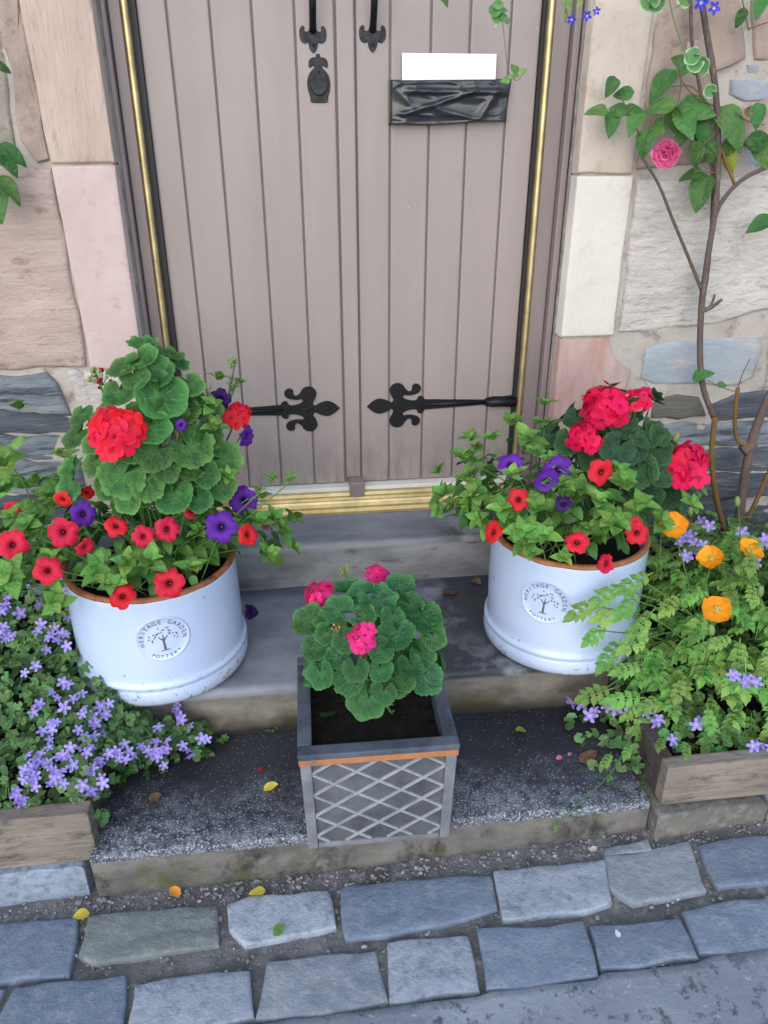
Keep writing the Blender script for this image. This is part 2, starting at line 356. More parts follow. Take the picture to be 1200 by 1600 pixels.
def empty(name, loc, label, cat, group=None):
    o = bpy.data.objects.new(name, None); COL.objects.link(o); o.location = loc; o.empty_display_size = .05
    return tag(o, label, cat, group)
def put(name, verts, faces, mat, parent=None, smooth=False, origin=None, mi=None):
    """link world-space geometry as one object whose origin is the geometry's centre"""
    vs = [Vector(v) for v in verts]
    c = Vector(origin) if origin is not None else sum(vs, Vector()) / len(vs)
    me = mesh(name, [v - c for v in vs], faces, mat, smooth, mi)
    return link(name, me, parent, Matrix.Translation(c))
class B:
    """collects simple shapes in world space"""
    def __init__(s): s.v = []; s.f = []
    def add(s, v, f):
        k = len(s.v); s.v += [Vector(a) for a in v]; s.f += [tuple(i + k for i in q) for q in f]; return s
    def box(s, x0, x1, y0, y1, z0, z1, bev=0.0):
        if bev <= 0:
            v = [(x, y, z) for x in (x0, x1) for y in (y0, y1) for z in (z0, z1)]
            return s.add(v, [(0, 1, 3, 2), (4, 6, 7, 5), (0, 4, 5, 1), (2, 3, 7, 6), (0, 2, 6, 4), (1, 5, 7, 3)])
        bm = bmesh.new(); bmesh.ops.create_cube(bm, size=1)
        for q in bm.verts: q.co = Vector(((x0 + x1) / 2 + q.co.x * (x1 - x0), (y0 + y1) / 2 + q.co.y * (y1 - y0), (z0 + z1) / 2 + q.co.z * (z1 - z0)))
        bmesh.ops.bevel(bm, geom=list(bm.edges), offset=bev, segments=2, affect='EDGES', profile=.6)
        bm.verts.index_update()
        s.add([q.co.copy() for q in bm.verts], [tuple(q.index for q in f.verts) for f in bm.faces]); bm.free(); return s
    def tube(s, pts, rad, n=6, cap=True):
        pts = [Vector(p) for p in pts]; k0 = len(s.v); N = len(pts)
        rad = rad if isinstance(rad, (list, tuple)) else [rad] * N
        for i, p in enumerate(pts):
            t = (pts[min(i + 1, N - 1)] - pts[max(i - 1, 0)]).normalized()
            a = t.cross(Vector((.31, .2, .93))); a = a.normalized() if a.length > .05 else Vector((1, 0, 0)); b = t.cross(a)
            for j in range(n):
                q = 2 * math.pi * j / n; s.v.append(p + (a * math.cos(q) + b * math.sin(q)) * rad[i])
        for i in range(N - 1):
            for j in range(n):
                a0 = k0 + i * n + j; b0 = k0 + i * n + (j + 1) % n; s.f.append((a0, b0, b0 + n, a0 + n))
        if cap: s.f += [tuple(k0 + j for j in reversed(range(n))), tuple(k0 + (N - 1) * n + j for j in range(n))]
        return s
    def sphere(s, c, r, u=8, w=6):
        c = Vector(c); k = len(s.v); s.v.append(c + Vector((0, 0, r)))
        for i in range(1, w):
            for j in range(u):
                a = math.pi * i / w; b = 2 * math.pi * j / u; s.v.append(c + Vector((math.sin(a) * math.cos(b), math.sin(a) * math.sin(b), math.cos(a))) * r)
        s.v.append(c - Vector((0, 0, r))); e = len(s.v) - 1
        for j in range(u):
            s.f.append((k, k + 1 + j, k + 1 + (j + 1) % u)); s.f.append((e, e - u + (j + 1) % u, e - u + j))
        for i in range(w - 2):
            for j in range(u):
                a = k + 1 + i * u; s.f.append((a + j, a + u + j, a + u + (j + 1) % u, a + (j + 1) % u))
        return s
    def build(s, name, mat, parent=None, smooth=False, origin=None): return put(name, s.v, s.f, mat, parent, smooth, origin)
def bez(pts, n=8):
    """smooth curve through points (Catmull-Rom)"""
    P = [Vector(p) for p in pts]; P = [P[0] * 2 - P[1]] + P + [P[-1] * 2 - P[-2]]; out = []
    for i in range(1, len(P) - 2):
        for k in range(n):
            t = k / n; a, b, c, d = P[i - 1:i + 3]
            out.append(.5 * ((2 * b) + (c - a) * t + (2 * a - 5 * b + 4 * c - d) * t * t + (3 * b - a - 3 * c + d) * t ** 3))
    out.append(P[-2]); return out
def resample(poly, step):
    out = []; N = len(poly)
    for i in range(N):
        a, b = Vector(poly[i]), Vector(poly[(i + 1) % N]); k = max(1, int((b - a).length / step))
        out += [a.lerp(b, j / k) for j in range(k)]
    return out
def lump(name, poly, frame, thick, mat, parent, step=.03, jit=.003, bev=.006, rough=.004, seed=0, fine=9.0, edge_lock=None):
    """irregular stone: poly in 2D (u, v); frame(u, v, h) -> world; front at h = 0, back at h = -thick"""
    P = resample(poly, step); sd_ = Vector((seed * 3.7, seed * 1.3, 0))
    for i, p in enumerate(P):
        if edge_lock and edge_lock(p): continue
        n3 = noise.noise_vector(Vector((p.x * 14, p.y * 14, seed))); P[i] = p + Vector((n3.x, n3.y)) * jit * 1.6
    c = sum(P, Vector((0, 0))) / len(P); n = len(P)
    maxr = max((p - c).length for p in P)
    rings = [(0.0, -thick), (0.0, -bev), (bev * .6, -bev * .25), (bev * 1.7, 0.0)]
    V = []; F = []
    for ins, h in rings:
        for p in P:
            d = c - p; q = p + d.normalized() * min(ins, d.length * .5); V.append((q, h))
    k = max(2, int(maxr / .045))
    for j in range(1, k):
        for p in P:
            d = c - p; q = p + d.normalized() * min(bev * 1.7, d.length * .5); V.append((q.lerp(c, j / k), 0.0))
    V.append((c, 0.0))
    W = []
    for i, (q, h) in enumerate(V):
        if i >= n:
            q3 = Vector((q.x, q.y, seed * 2.1)); h += rough * (noise.noise(q3 * fine) * 1.3 + .6 * noise.noise(q3 * fine * 3.1)) * (.6 if i < 2 * n else 1)
        W.append(frame(q.x, q.y, h))
    R_ = (len(V) - 1) // n
    for r in range(R_ - 1):
        for i in range(n): F.append((r * n + i, r * n + (i + 1) % n, (r + 1) * n + (i + 1) % n, (r + 1) * n + i))
    b = (R_ - 1) * n
    for i in range(n): F.append((b + i, b + (i + 1) % n, len(V) - 1))
    o = put(name, W, F, mat, parent, True)
    o.data.set_sharp_from_angle(angle=R(50)) if hasattr(o.data, 'set_sharp_from_angle') else None
    return o
def basis(p, n, t, s):
    """matrix: local Z = n, local Y towards t, scale s"""
    n = n.normalized(); t = (t - n * t.dot(n))
    t = t.normalized() if t.length > 1e-4 else n.orthogonal().normalized()
    x = t.cross(n)
    m = Matrix((x, t, n)).transposed().to_4x4()
    return Matrix.Translation(p) @ m @ Matrix.Scale(s, 4)

# ------------------------------------------------------------------ ground, road, setts
def gz(x): return .022 * max(-1.5, min(1.5, x)) + (.022 * max(0, min(1, (x - .35) / .4)))
nx, ny = 60, 50
xs = [-40, -12, -4] + [-2 + 4 * i / nx for i in range(nx + 1)] + [4, 12, 40]
ys = [-60, -15, -5] + [-2.2 + 2.4 * i / ny for i in range(ny + 1)] + [3]
gv = []; gf = []
for y in ys:
    for x in xs:
        z = gz(x) + (.004 * noise.noise(Vector((x * 9, y * 9, 0))) + .003 * noise.noise(Vector((x * 31, y * 31, 4))) if abs(x) < 2 and -2.2 < y < .2 else 0)
        gv.append((x, y, z - .004))
for j in range(len(ys) - 1):
    for i in range(len(xs) - 1):
        a = j * len(xs) + i; gf.append((a, a + 1, a + 1 + len(xs), a + len(xs)))
ground = put('ground', gv, gf, 'dirt', None, True, (0, 0, 0)); tag(ground, kind='structure')
def gp(x, y):
    p = onZ(x, y, 0)
    for _ in range(3): p = onZ(x, y, gz(p.x) + .012)
    return p
edge_px = [(-260, 1665), (0, 1640), (200, 1622), (400, 1596), (600, 1570), (748, 1552), (768, 1545), (932, 1526), (942, 1516), (1092, 1500), (1112, 1488), (1300, 1466), (1500, 1440)]
e3 = [gp(*p) for p in edge_px]
rv = []; rf = []
e3 = [e3[0] + Vector((-3, -.3, 0))] + e3 + [e3[-1] + Vector((3, .3, 0))]
e3 = [Vector((q.x, q.y)) for q in e3]; ee = []
for a, b in zip(e3, e3[1:]):
    k = max(1, int((b - a).length / .03))
    ee += [a.lerp(b, i / k) + Vector((0, .006 * noise.noise(Vector((a.lerp(b, i / k).x * 25, 0, 3))))) for i in range(k)]
rows = [0, .006, .02, .06, .12, .2, .32, .5, .8, 1.4, 3, 9]
for dy in rows:
    for p in ee:
        x, y = p.x, p.y - dy
        rv.append((x, y, gz(x) + (.004 if dy == 0 else .011) + (.004 * noise.noise(Vector((x * 5, y * 5, 9))) if dy > .01 else 0)))
n = len(ee)
for j in range(len(rows) - 1):
    for i in range(n - 1): rf.append((j * n + i, (j + 1) * n + i, (j + 1) * n + i + 1, j * n + i + 1))
road = put('road', rv, rf, 'concrete', None, True, (0, 0, 0)); tag(road, kind='structure')

SETTS = [
 ([(-70, 1446), (0, 1440), (117, 1435), (102, 1520), (0, 1526), (-70, 1532)], 'sett_blue'),
 ([(142, 1425), (338, 1414), (333, 1475), (150, 1501), (129, 1490)], 'sett_green'),
 ([(357, 1412), (400, 1402), (510, 1392), (520, 1444), (440, 1460), (385, 1471), (362, 1450)], 'sett_pale'),
 ([(535, 1386), (650, 1372), (764, 1366), (772, 1416), (690, 1440), (545, 1464)], 'sett_blue'),
 ([(778, 1362), (860, 1352), (940, 1345), (952, 1408), (870, 1422), (788, 1431)], 'sett_pale'),
 ([(950, 1337), (1075, 1315), (1100, 1386), (995, 1408), (960, 1387)], 'sett_grey'),
 ([(1098, 1318), (1180, 1306), (1290, 1292), (1300, 1366), (1125, 1383)], 'sett_blue'),
 ([(22, 1545), (192, 1525), (184, 1622), (-30, 1645)], 'sett_blue'),
 ([(-190, 1565), (0, 1548), (-50, 1646), (-230, 1665)], 'sett_grey'),
 ([(215, 1537), (330, 1520), (386, 1518), (392, 1588), (300, 1603), (200, 1613)], 'sett_pale'),
 ([(420, 1502), (588, 1483), (598, 1560), (500, 1576), (407, 1588)], 'sett_grey'),
 ([(610, 1471), (728, 1460), (744, 1543), (612, 1561)], 'sett_pale'),
 ([(751, 1453), (910, 1440), (929, 1521), (850, 1534), (768, 1541)], 'sett_blue'),
 ([(925, 1448), (1060, 1435), (1087, 1494), (942, 1513)], 'sett_blue'),
 ([(1070, 1421), (1150, 1408), (1300, 1388), (1310, 1462), (1170, 1486), (1098, 1482)], 'sett_blue'),
 ([(948, 1322), (1012, 1310), (1018, 1326), (952, 1334)], 'sett_grey'),
 ([(-260, 1452), (-90, 1446), (-95, 1536), (-280, 1546)], 'sett_green'),
 ([(1320, 1290), (1460, 1272), (1480, 1345), (1325, 1362)], 'sett_grey'),
]
for i, (px, mt) in enumerate(SETTS):
    q = [gp(*p) for p in px]; q = [Vector((p.x, p.y)) for p in reversed(q)]; c_ = sum(q, Vector((0, 0))) / len(q); q = [p + (p - c_).normalized() * .0065 for p in q]
    hh = .0105 + rnd(-.003, .003)
    lump('sett', q, lambda u, v, h, hh=hh: Vector((u, v, gz(u) + hh + h)), .05, mt, ground, .012, .0042, .0042, .0022, i, 19)
# ------------------------------------------------------------------ steps
def step(name, x0, x1, y0, y1, z0, z1, mt, label, seed, nos=.012, wav=.006):
    """profile swept along x with a worn rounded nosing"""
    N = 70; prof = []
    k = 6
    prof += [(y1, z0), (y1, z0 + (z1 - z0) * .33), (y1, z0 + (z1 - z0) * .66)]
    for i in range(k + 1):
        a = math.pi / 2 * i / k; prof.append((y1 + nos - nos * math.cos(a), z1 - nos + nos * math.sin(a)))
    m = 10
    for i in range(1, m + 1): prof.append((y1 + nos + (y0 - y1 - nos) * i / m, z1))
    V = []; F = []; P = len(prof)
    for i in range(N + 1):
        x = x0 + (x1 - x0) * i / N
        for j, (y, z) in enumerate(prof):
            n1 = noise.noise(Vector((x * 3.2, seed, j * .12))); n2 = noise.noise(Vector((x * 17, y * 17, z * 17 + seed)))
            front = 1 if j <= 3 + k else 0
            yy = y + (wav * n1 + .003 * n2) * front; zz = z + (.002 * n2 + .002 * noise.noise(Vector((x * 5, y * 5, seed)))) * (0 if j == 0 else 1)
            if front and j > 2: zz -= wav * .8 * max(0, n1 + .5 * noise.noise(Vector((x * 9, seed, 7)))) * (j - 2) / (k + 1)
            V.append((x, yy, zz))
    for i in range(N):
        for j in range(P - 1):
            a = i * P + j; F.append((a, a + P, a + P + 1, a + 1))
    for s_, i in ((1, 0), (-1, N)):
        base = len(V); V.append(((x0, x1)[i > 0], y0, z0))
        ring = [i * P + j for j in range(P)] + [base]; F.append(tuple(ring if s_ > 0 else reversed(ring)))
    o = put(name, V, F, mt, None, True, (0, 0, 0)); o.data.set_sharp_from_angle(angle=R(45)); return tag(o, label, 'step', 'stone steps up to the door')
step('stone_step', -.612, .545, -.3, -1.012, -.03, .1, 'step_bottom', 'bottom doorstep, black speckled stone with pale worn front edge', 3, .010)
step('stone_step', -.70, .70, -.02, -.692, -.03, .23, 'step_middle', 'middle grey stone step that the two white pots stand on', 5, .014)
step('stone_step', -.61, .63, .09, -.262, -.03, .36, 'step_top', 'top stone step directly under the brass door threshold', 8, .014, .009)
# kerbs beside the bottom step
def xy_lump(name, pts, z0, z1, mt, seed, **k):
    q = [Vector(p) for p in pts]
    return lump(name, q, lambda u, v, h: Vector((u, v, z1 + h)), z1 - z0, mt, None, .04, .003, .008, .003, seed, 6, **k)
tag(xy_lump('kerb_stone', [(-.632, -1.0), (-.632, -.9), (-1.5, -.9), (-1.5, -1.02)], -.06, .066, 'kerb_blue', 31), 'pale blue kerb slab under the left timber box', 'kerb stone', 'kerb slabs under the timber boxes')
tag(xy_lump('kerb_stone', [(.80, -1.04), (.80, -.9), (.552, -.9), (.552, -1.04)], -.05, .090, 'riser_stone', 33), 'grey kerb slab under the right timber box next to the bottom step', 'kerb stone', 'kerb slabs under the timber boxes')
tag(xy_lump('kerb_stone', [(1.5, -1.03), (1.5, -.9), (.808, -.9), (.808, -1.038)], -.05, .098, 'kerb_blue', 35), 'pale kerb slab under the right timber box at the picture edge', 'kerb stone', 'kerb slabs under the timber boxes')

# ------------------------------------------------------------------ house wall
WY = -.10
wall = empty('house_wall', (0, .1, 0), 'rubble and dressed stone house wall around the door', 'wall'); wall['kind'] = 'thing'
XL, XR, ZT = -.548, .572, 2.42
wb = B(); wb.box(-2.6, XL - .004, WY + .012, .5, -.05, 3.2); wb.box(XR + .004, 2.6, WY + .012, .5, -.05, 3.2); wb.box(XL - .004, XR + .004, WY + .012, .5, ZT + .2, 3.2)
bm = bmesh.new(); me_ = bpy.data.meshes.new('tmp'); me_.from_pydata([tuple(v) for v in wb.v], [], wb.f); bm.from_mesh(me_)
wb.build('mortar', 'mortar', wall, origin=(0, 0, 0)); bm.free()
# uneven mortar faces between the stones
def mortar_skin(x0, x1, z0, z1, seed):
    n_, m_ = int((x1 - x0) / .02), int((z1 - z0) / .02); V = []; F = []
    for j in range(m_ + 1):
        for i in range(n_ + 1):
            x = x0 + (x1 - x0) * i / n_; z = z0 + (z1 - z0) * j / m_
            q = Vector((x, z, seed)); V.append((x, WY + .004 + .006 * noise.noise(q * 6) + .004 * noise.noise(q * 23), z))
    for j in range(m_):
        for i in range(n_): a = j * (n_ + 1) + i; F.append((a, a + 1, a + n_ + 2, a + n_ + 1))
    put('mortar', V, F, 'mortar', wall, True, (0, 0, 0))
mortar_skin(-1.5, XL - .006, 0, 2.3, 1); mortar_skin(XR + .006, 1.7, 0, 2.3, 2)
def wstone(pts, mt, proud=.0, thick=.03, rough=.004, jit=.004, seed=0, bev=.007, px=True, name='stone', lock=None):
    q = [onY(x, y, WY) for x, y in pts] if px else [Vector((a, 0, b)) for a, b in pts]
    q = [Vector((p.x, p.z)) for p in q]
    if mt.startswith('slate'):
        c_ = sum(q, Vector((0, 0))) / len(q); q = [c_ + Vector(((p - c_).x * 1.01, (p - c_).y + (.0035 if (p - c_).y > 0 else -.0035))) for p in q]; jit = .007
    A = sum(q[i].x * q[(i + 1) % len(q)].y - q[(i + 1) % len(q)].x * q[i].y for i in range(len(q)))
    if A > 0: pass
    else: q.reverse()
    return lump(name, q, lambda u, v, h: Vector((u, WY - proud - h, v)), thick, mt, wall, .03, jit, bev, rough, seed, 9, lock)
def wx(px, py, Y=WY): return onY(px, py, Y).x
def wz(py, px=600, Y=WY): return onY(px, py, Y).z
# left jamb quoins (inner edge straight at XL), right jamb quoins (inner edge at XR)
zl1 = wz(257, 130); zl2 = wz(575, 190); zr1 = wz(273, 940); zr2 = wz(527, 910)
lk = lambda p: abs(p.x - XL) < .006 or abs(p.x - XR) < .006
wstone([(XL, zl1 + .003), (XL, 1.98), (-.715, 1.98), (-.70, 1.65), (wx(80, 255), zl1 + .003)], 'quoin_beige', .004, .15, .0025, .002, 41, .004, False, lock=lk)
wstone([(XL, zl2), (XL, zl1 - .003), (wx(82, 262), zl1 - .003), (wx(112, 420), wz(420, 112)), (wx(142, 575), zl2)], 'quoin_pink', .006, .15, .0015, .002, 42, .004, False, lock=lk)
wstone([(XL, .2), (XL, zl2 - .006), (-.70, zl2 - .006), (-.68, .5), (-.69, .2)], 'rough_grey', .006, .15, .003, .003, 43, .004, False, lock=lk)
wstone([(XL, 1.986), (XL, ZT + .1), (-.80, ZT + .1), (-.80, 1.986)], 'quoin_pink', .012, .15, .0025, .002, 44, .004, False, lock=lk)
wstone([(XR, zr1 + .003), (XR, 1.95), (wx(1040, -150), 1.95), (wx(1022, 0), wz(0, 1022)), (wx(1004, 130), wz(130, 1004)), (wx(990, 240), wz(240, 990)), (wx(985, 271), zr1 + .003)], 'quoin_cream', .004, .15, .002, .003, 45, .004, False, lock=lk)
wstone([(XR, zr2 + .003), (XR, zr1 - .003), (wx(988, 276), zr1 - .003), (wx(972, 400), wz(400, 972)), (wx(957, 525), zr2 + .003)], 'quoin_white', .006, .15, .0012, .0015, 46, .004, False, lock=lk)
wstone([(XR, .2), (XR, zr2 - .003), (wx(950, 530), zr2 - .003), (wx(962, 560), wz(560, 962)), (wx(985, 578), wz(578, 985)), (wx(974, 620), wz(620, 974)), (wx(990, 700), wz(700, 990)), (wx(1000, 860), .2)], 'quoin_red', .003, .15, .003, .003, 47, .004, False, lock=lk)
wstone([(XR, 1.956), (XR, ZT + .1), (.80, ZT + .1), (.78, 1.956)], 'quoin_cream', .004, .15, .002, .002, 48, .004, False, lock=lk)
wstone([(XL - .24, ZT + .2), (XL - .24, ZT + .48), (XR + .24, ZT + .48), (XR + .24, ZT + .2)], 'quoin_beige', .015, .2, .003, .002, 49, .008, False)
wstone([(XL - .2, ZT - .03), (XL - .2, ZT + .19), (XR + .2, ZT + .19), (XR + .2, ZT - .03)], 'quoin_beige', .018, .2, .003, .002, 50, .008, False)
LEFT = [
 ([(-240, 268), (40, 268), (79, 262), (108, 415), (136, 573), (0, 577), (-260, 585)], 'quoin_tan', .008, .004),
 ([(-8, -120), (24, -120), (34, 20), (76, 250), (60, 256), (34, 220), (24, 180), (18, 120), (2, 60)], 'rough_brown', .004, .009),
 ([(-260, -140), (-14, -140), (-4, 30), (12, 110), (18, 190), (26, 240), (20, 262), (-240, 262)], 'rough_olive', .001, .006),
 ([(-220, 592), (0, 590), (72, 585), (92, 600), (108, 640), (112, 648), (0, 634), (-220, 640)], 'slate', .006, .012),
 ([(-230, 645), (0, 642), (112, 652), (118, 676), (0, 674), (-230, 676)], 'slate_dark', .004, .010),
 ([(-230, 682), (0, 680), (118, 682), (122, 716), (60, 720), (0, 700), (-230, 706)], 'slate', .003, .012),
 ([(-230, 712), (0, 706), (56, 724), (126, 722), (130, 770), (0, 768), (-230, 768)], 'slate', .006, .014),
 ([(-230, 776), (0, 774), (132, 776), (140, 850), (0, 850), (-230, 850)], 'slate_dark', .004, .012),
 ([(105, 580), (118, 578), (138, 588), (152, 640), (154, 656), (126, 652)], 'rough_grey', .006, .006),
]
for i, (p, mt, pr, ro) in enumerate(LEFT): wstone(p, mt, pr, .03, ro, .005, 60 + i)
RIGHT = [
 ([(1036, -150), (1150, -150), (1160, 20), (1165, 90), (1120, 110), (1130, 250), (1050, 262), (994, 266), (998, 240), (1012, 132), (1030, 0)], 'rough_brown', .003, .009),
 ([(1162, -150), (1330, -150), (1330, 92), (1180, 92), (1172, 20)], 'rough_brown', .004, .009),
 ([(1166, 100), (1215, 98), (1330, 100), (1330, 120), (1200, 118), (1168, 112)], 'slab_blue', .001, .008),
 ([(1140, 126), (1200, 124), (1330, 126), (1330, 160), (1160, 158), (1138, 148)], 'slab_blue', .001, .008),
 ([(1140, 168), (1330, 166), (1330, 226), (1148, 228)], 'rough_brown', .002, .008),
 ([(1142, 236), (1330, 232), (1330, 258), (1150, 262)], 'slab_blue', .001, .008),
 ([(994, 280), (1090, 282), (1210, 272), (1330, 268), (1350, 478), (1200, 482), (1120, 508), (1020, 516), (966, 519), (980, 400)], 'rough_grey', .004, .007),
 ([(1008, 545), (1030, 536), (1100, 530), (1186, 528), (1190, 545), (1176, 590), (1150, 602), (1020, 600), (1000, 590)], 'slab_blue', .004, .004),
 ([(1205, 500), (1360, 490), (1360, 600), (1196, 604)], 'rough_grey', .003, .007),
 ([(1020, 630), (1060, 618), (1096, 620), (1104, 645), (1060, 654), (1016, 652)], 'slate_green', .006, .008),
 ([(1110, 634), (1150, 618), (1190, 612), (1240, 616), (1240, 648), (1114, 656)], 'slate_dark', .006, .008),
 ([(990, 664), (1060, 660), (1180, 662), (1240, 660), (1240, 690), (1100, 698), (1000, 700)], 'slate', .004, .012),
 ([(996, 706), (1100, 704), (1240, 698), (1240, 732), (1000, 738)], 'slate_dark', .004, .012),
 ([(1000, 744), (1240, 738), (1240, 772), (1004, 778)], 'slate_dark', .005, .012),
 ([(1004, 784), (1240, 778), (1250, 850), (1010, 856)], 'slate_dark', .004, .012),
 ([(1250, 612), (1400, 606), (1400, 720), (1248, 728)], 'rough_grey', .004, .008),
 ([(1250, 734), (1400, 728), (1400, 850), (1252, 856)], 'slate_dark', .004, .01),
]
for i, (p, mt, pr, ro) in enumerate(RIGHT): wstone(p, mt, pr, .03, ro, .005, 80 + i)
# coursed rubble carried on outside the picture
for side, x0, x1 in ((-1, -2.4, -1.12), (1, 1.36, 2.4)):
    z = .1; row = 0
    while z < 2.2:
        hgt = rnd(.09, .2); x = x0
        while x < x1 - .05:
            wdt = min(rnd(.15, .42), x1 - x)
            wstone([(x + .01, z + .01), (x + .01 + rnd(0, .01), z + hgt), (x + wdt, z + hgt - rnd(0, .01)), (x + wdt - .01, z + .01)], random.choice(['slate', 'slate_dark', 'rough_grey', 'rough_brown', 'slab_blue']), .004, .03, .008, .005, int(x * 100 + z * 31) % 97, .007, False)
            x += wdt + .012
        z += hgt + .014; row += 1

# ------------------------------------------------------------------ front door
door = empty('front_door', (0, 0, .36), 'taupe plank double door with black iron fittings and brass threshold', 'door'); door['kind'] = 'thing'
DB = .428; DT = 2.36
fy = -.032
def pst(x0, x1, y0, y1, mt, name, z0=.362, z1=DT + .05, bev=.003): return B().box(x0, x1, y0, y1, z0, z1, bev).build(name, mt, door)
frame_l = [(XL + .004, XL + .024, fy - .012), (XL + .024, XL + .046, fy)]
xb0 = onY(218, 250, -.03).x; xb1 = onY(229, 250, -.03).x; xd0 = onY(240, 250).x
xc0 = onY(839, 250, -.03).x; xc1 = onY(848.5, 250, -.03).x; xd1 = onY(830, 250).x
pst(XL + .003, XL + .016, -.05, .06, 'frame_paint', 'frame_moulding')
pst(XL + .018, xb0 - .001, -.026, .06, 'frame_paint', 'frame_post')
pst(xc1 + .001, XR - .026, -.026, .06, 'frame_paint', 'frame_post')
pst(XR - .0245, XR - .008, -.05, .06, 'frame_paint', 'frame_moulding')
B().box(XL + .003, XR - .003, -.028, .06, DT + .052, DT + .12, .003).build('frame_head', 'frame_paint', door)
for x0, x1 in ((xb0, xb1), (xc0, xc1)):
    # rounded brass strip
    c = (x0 + x1) / 2; r = (x1 - x0) / 2; V = []; F = []
    for z in (.40, DT + .045):
        for k in range(9): a = math.pi * k / 8; V.append((c - r * math.cos(a), -.026 - .008 * math.sin(a), z))
        V.append((x1, -.01, z)); V.append((x0, -.01, z))
    for k in range(11): F.append((k, (k + 1) % 11, 11 + (k + 1) % 11, 11 + k))
    put('brass_strip', V, F, 'brass', door, True)
pst(xb1 + .0005, xd0 + .002, -.012, .02, 'seal', 'rubber_seal', DB - .01, DT + .04, 0)
pst(xd1 - .002, xc0 - .0005, -.012, .02, 'seal', 'rubber_seal', DB - .01, DT + .04, 0)
# wavy sealant beads beside the stone reveals
for x, sgn in ((XL, 1), (XR, -1)):
    pts = [(x + sgn * (.001 + .0015 * noise.noise(Vector((z * 9, x, 0)))), -.052 + .004 * noise.noise(Vector((z * 14, x, 5))), z) for z in [.37 + i * .03 for i in range(66)]]
    B().tube(pts, .0055, 6).build('sealant_bead', 'caulk', door, True)
# leaves and planks
gl = [xd0] + [onY(x, 0).x for x in (258.5, 326, 392, 459, 522)]
gr = [onY(x, 0).x for x in (554, 610, 675, 737, 801)] + [xd1]
for edges, side in ((gl, 'left'), (gr, 'right')):
    leaf = B().box(edges[0] - .001, edges[-1] + .001, .006, .04, DB, DT).build('door_leaf', 'groove', door)
    for a, b in zip(edges, edges[1:]):
        B().box(a + .0024, b - .0024, 0.0, .012, DB + .001, DT - .001, .0035).build('plank', 'wood_paint', leaf, False)
B().box(gl[-1] + .0012, gr[0] - .0012, .0065, .04, DB, DT).build('door_core', 'groove', door)
B().box(gl[-1] + .003, gr[0] - .003, -.008, .012, DB + .02, DT - .002, .004).build('cover_strip', 'wood_paint', door)
ix = onY(556, 755).x
B().box(ix - .022, ix + .022, -.05, -.002, .40, .448, .004).build('cover_block', 'frame_paint', door)
# threshold: white weather strip and ribbed brass sill
B().box(XL + .04, XR - .05, -.03, .03, .414, .426, .002).build('weather_strip', 'white_strip', door)
V = []; F = []
prof = [(-.002, .414), (-.03, .414), (-.036, .411), (-.038, .402), (-.046, .4), (-.048, .39), (-.052, .388), (-.056, .393), (-.06, .388), (-.062, .378), (-.072, .376), (-.074, .366), (-.08, .3635), (-.08, .361), (-.002, .361)]
for x in (XL + .03, XR - .04):
    for y, z in prof: V.append((x, y, z))
n = len(prof)
for k in range(n): F.append((k, (k + 1) % n, n + (k + 1) % n, n + k))
F += [tuple(range(n)), tuple(reversed(range(n, 2 * n)))]
put('threshold', V, F, 'brass', door)
# -- ironwork: outlines in pixels of a zoom, on the door face
def extrude(poly, y0, th, bev=.0015):
    """poly: world (x, z) outline -> plate standing th proud of y0 with a soft edge"""
    q = [Vector(p) for p in poly]; A = sum(q[i].x * q[(i + 1) % len(q)].y - q[(i + 1) % len(q)].x * q[i].y for i in range(len(q)))
    if A < 0: q.reverse()
    bm = bmesh.new(); vs = [bm.verts.new((p.x, y0, p.y)) for p in q]; f = bm.faces.new(vs)
    r = bmesh.ops.extrude_face_region(bm, geom=[f]); nv = [e for e in r['geom'] if isinstance(e, bmesh.types.BMVert)]
    for v in nv: v.co.y -= th
    top = [e for e in r['geom'] if isinstance(e, bmesh.types.BMFace)]
    bmesh.ops.inset_region(bm, faces=top, thickness=bev, depth=0)
    for f_ in top:
        for v in f_.verts: v.co.y -= bev
    bmesh.ops.recalc_face_normals(bm, faces=bm.faces)
    bmesh.ops.triangulate(bm, faces=[f_ for f_ in bm.faces if len(f_.verts) > 4])
    bm.verts.index_update(); out = ([v.co.copy() for v in bm.verts], [tuple(v.index for v in f_.verts) for f_ in bm.faces]); bm.free(); return out
def smooth2(pts, n=3):
    P = [Vector((a, b, 0)) for a, b in pts]; N = len(P); out = []
    for i in range(N):
        a, b, c, d = P[i - 1], P[i], P[(i + 1) % N], P[(i + 2) % N]
        for k in range(n):
            t = k / n; q = .5 * ((2 * b) + (c - a) * t + (2 * a - 5 * b + 4 * c - d) * t * t + (3 * b - a - 3 * c + d) * t ** 3); out.append((q.x, q.y))
    return out
half = [(563, 124), (582, 108), (604, 99), (628, 104), (646, 113), (653, 104), (644, 88), (640, 70), (650, 55), (668, 50), (684, 56), (694, 70), (708, 79), (716, 72), (717, 60), (729, 54), (742, 60), (746, 72), (738, 84), (722, 90), (704, 92), (690, 90), (686, 97), (696, 104), (716, 109), (732, 108), (738, 97), (748, 95), (757, 101), (760, 107)]
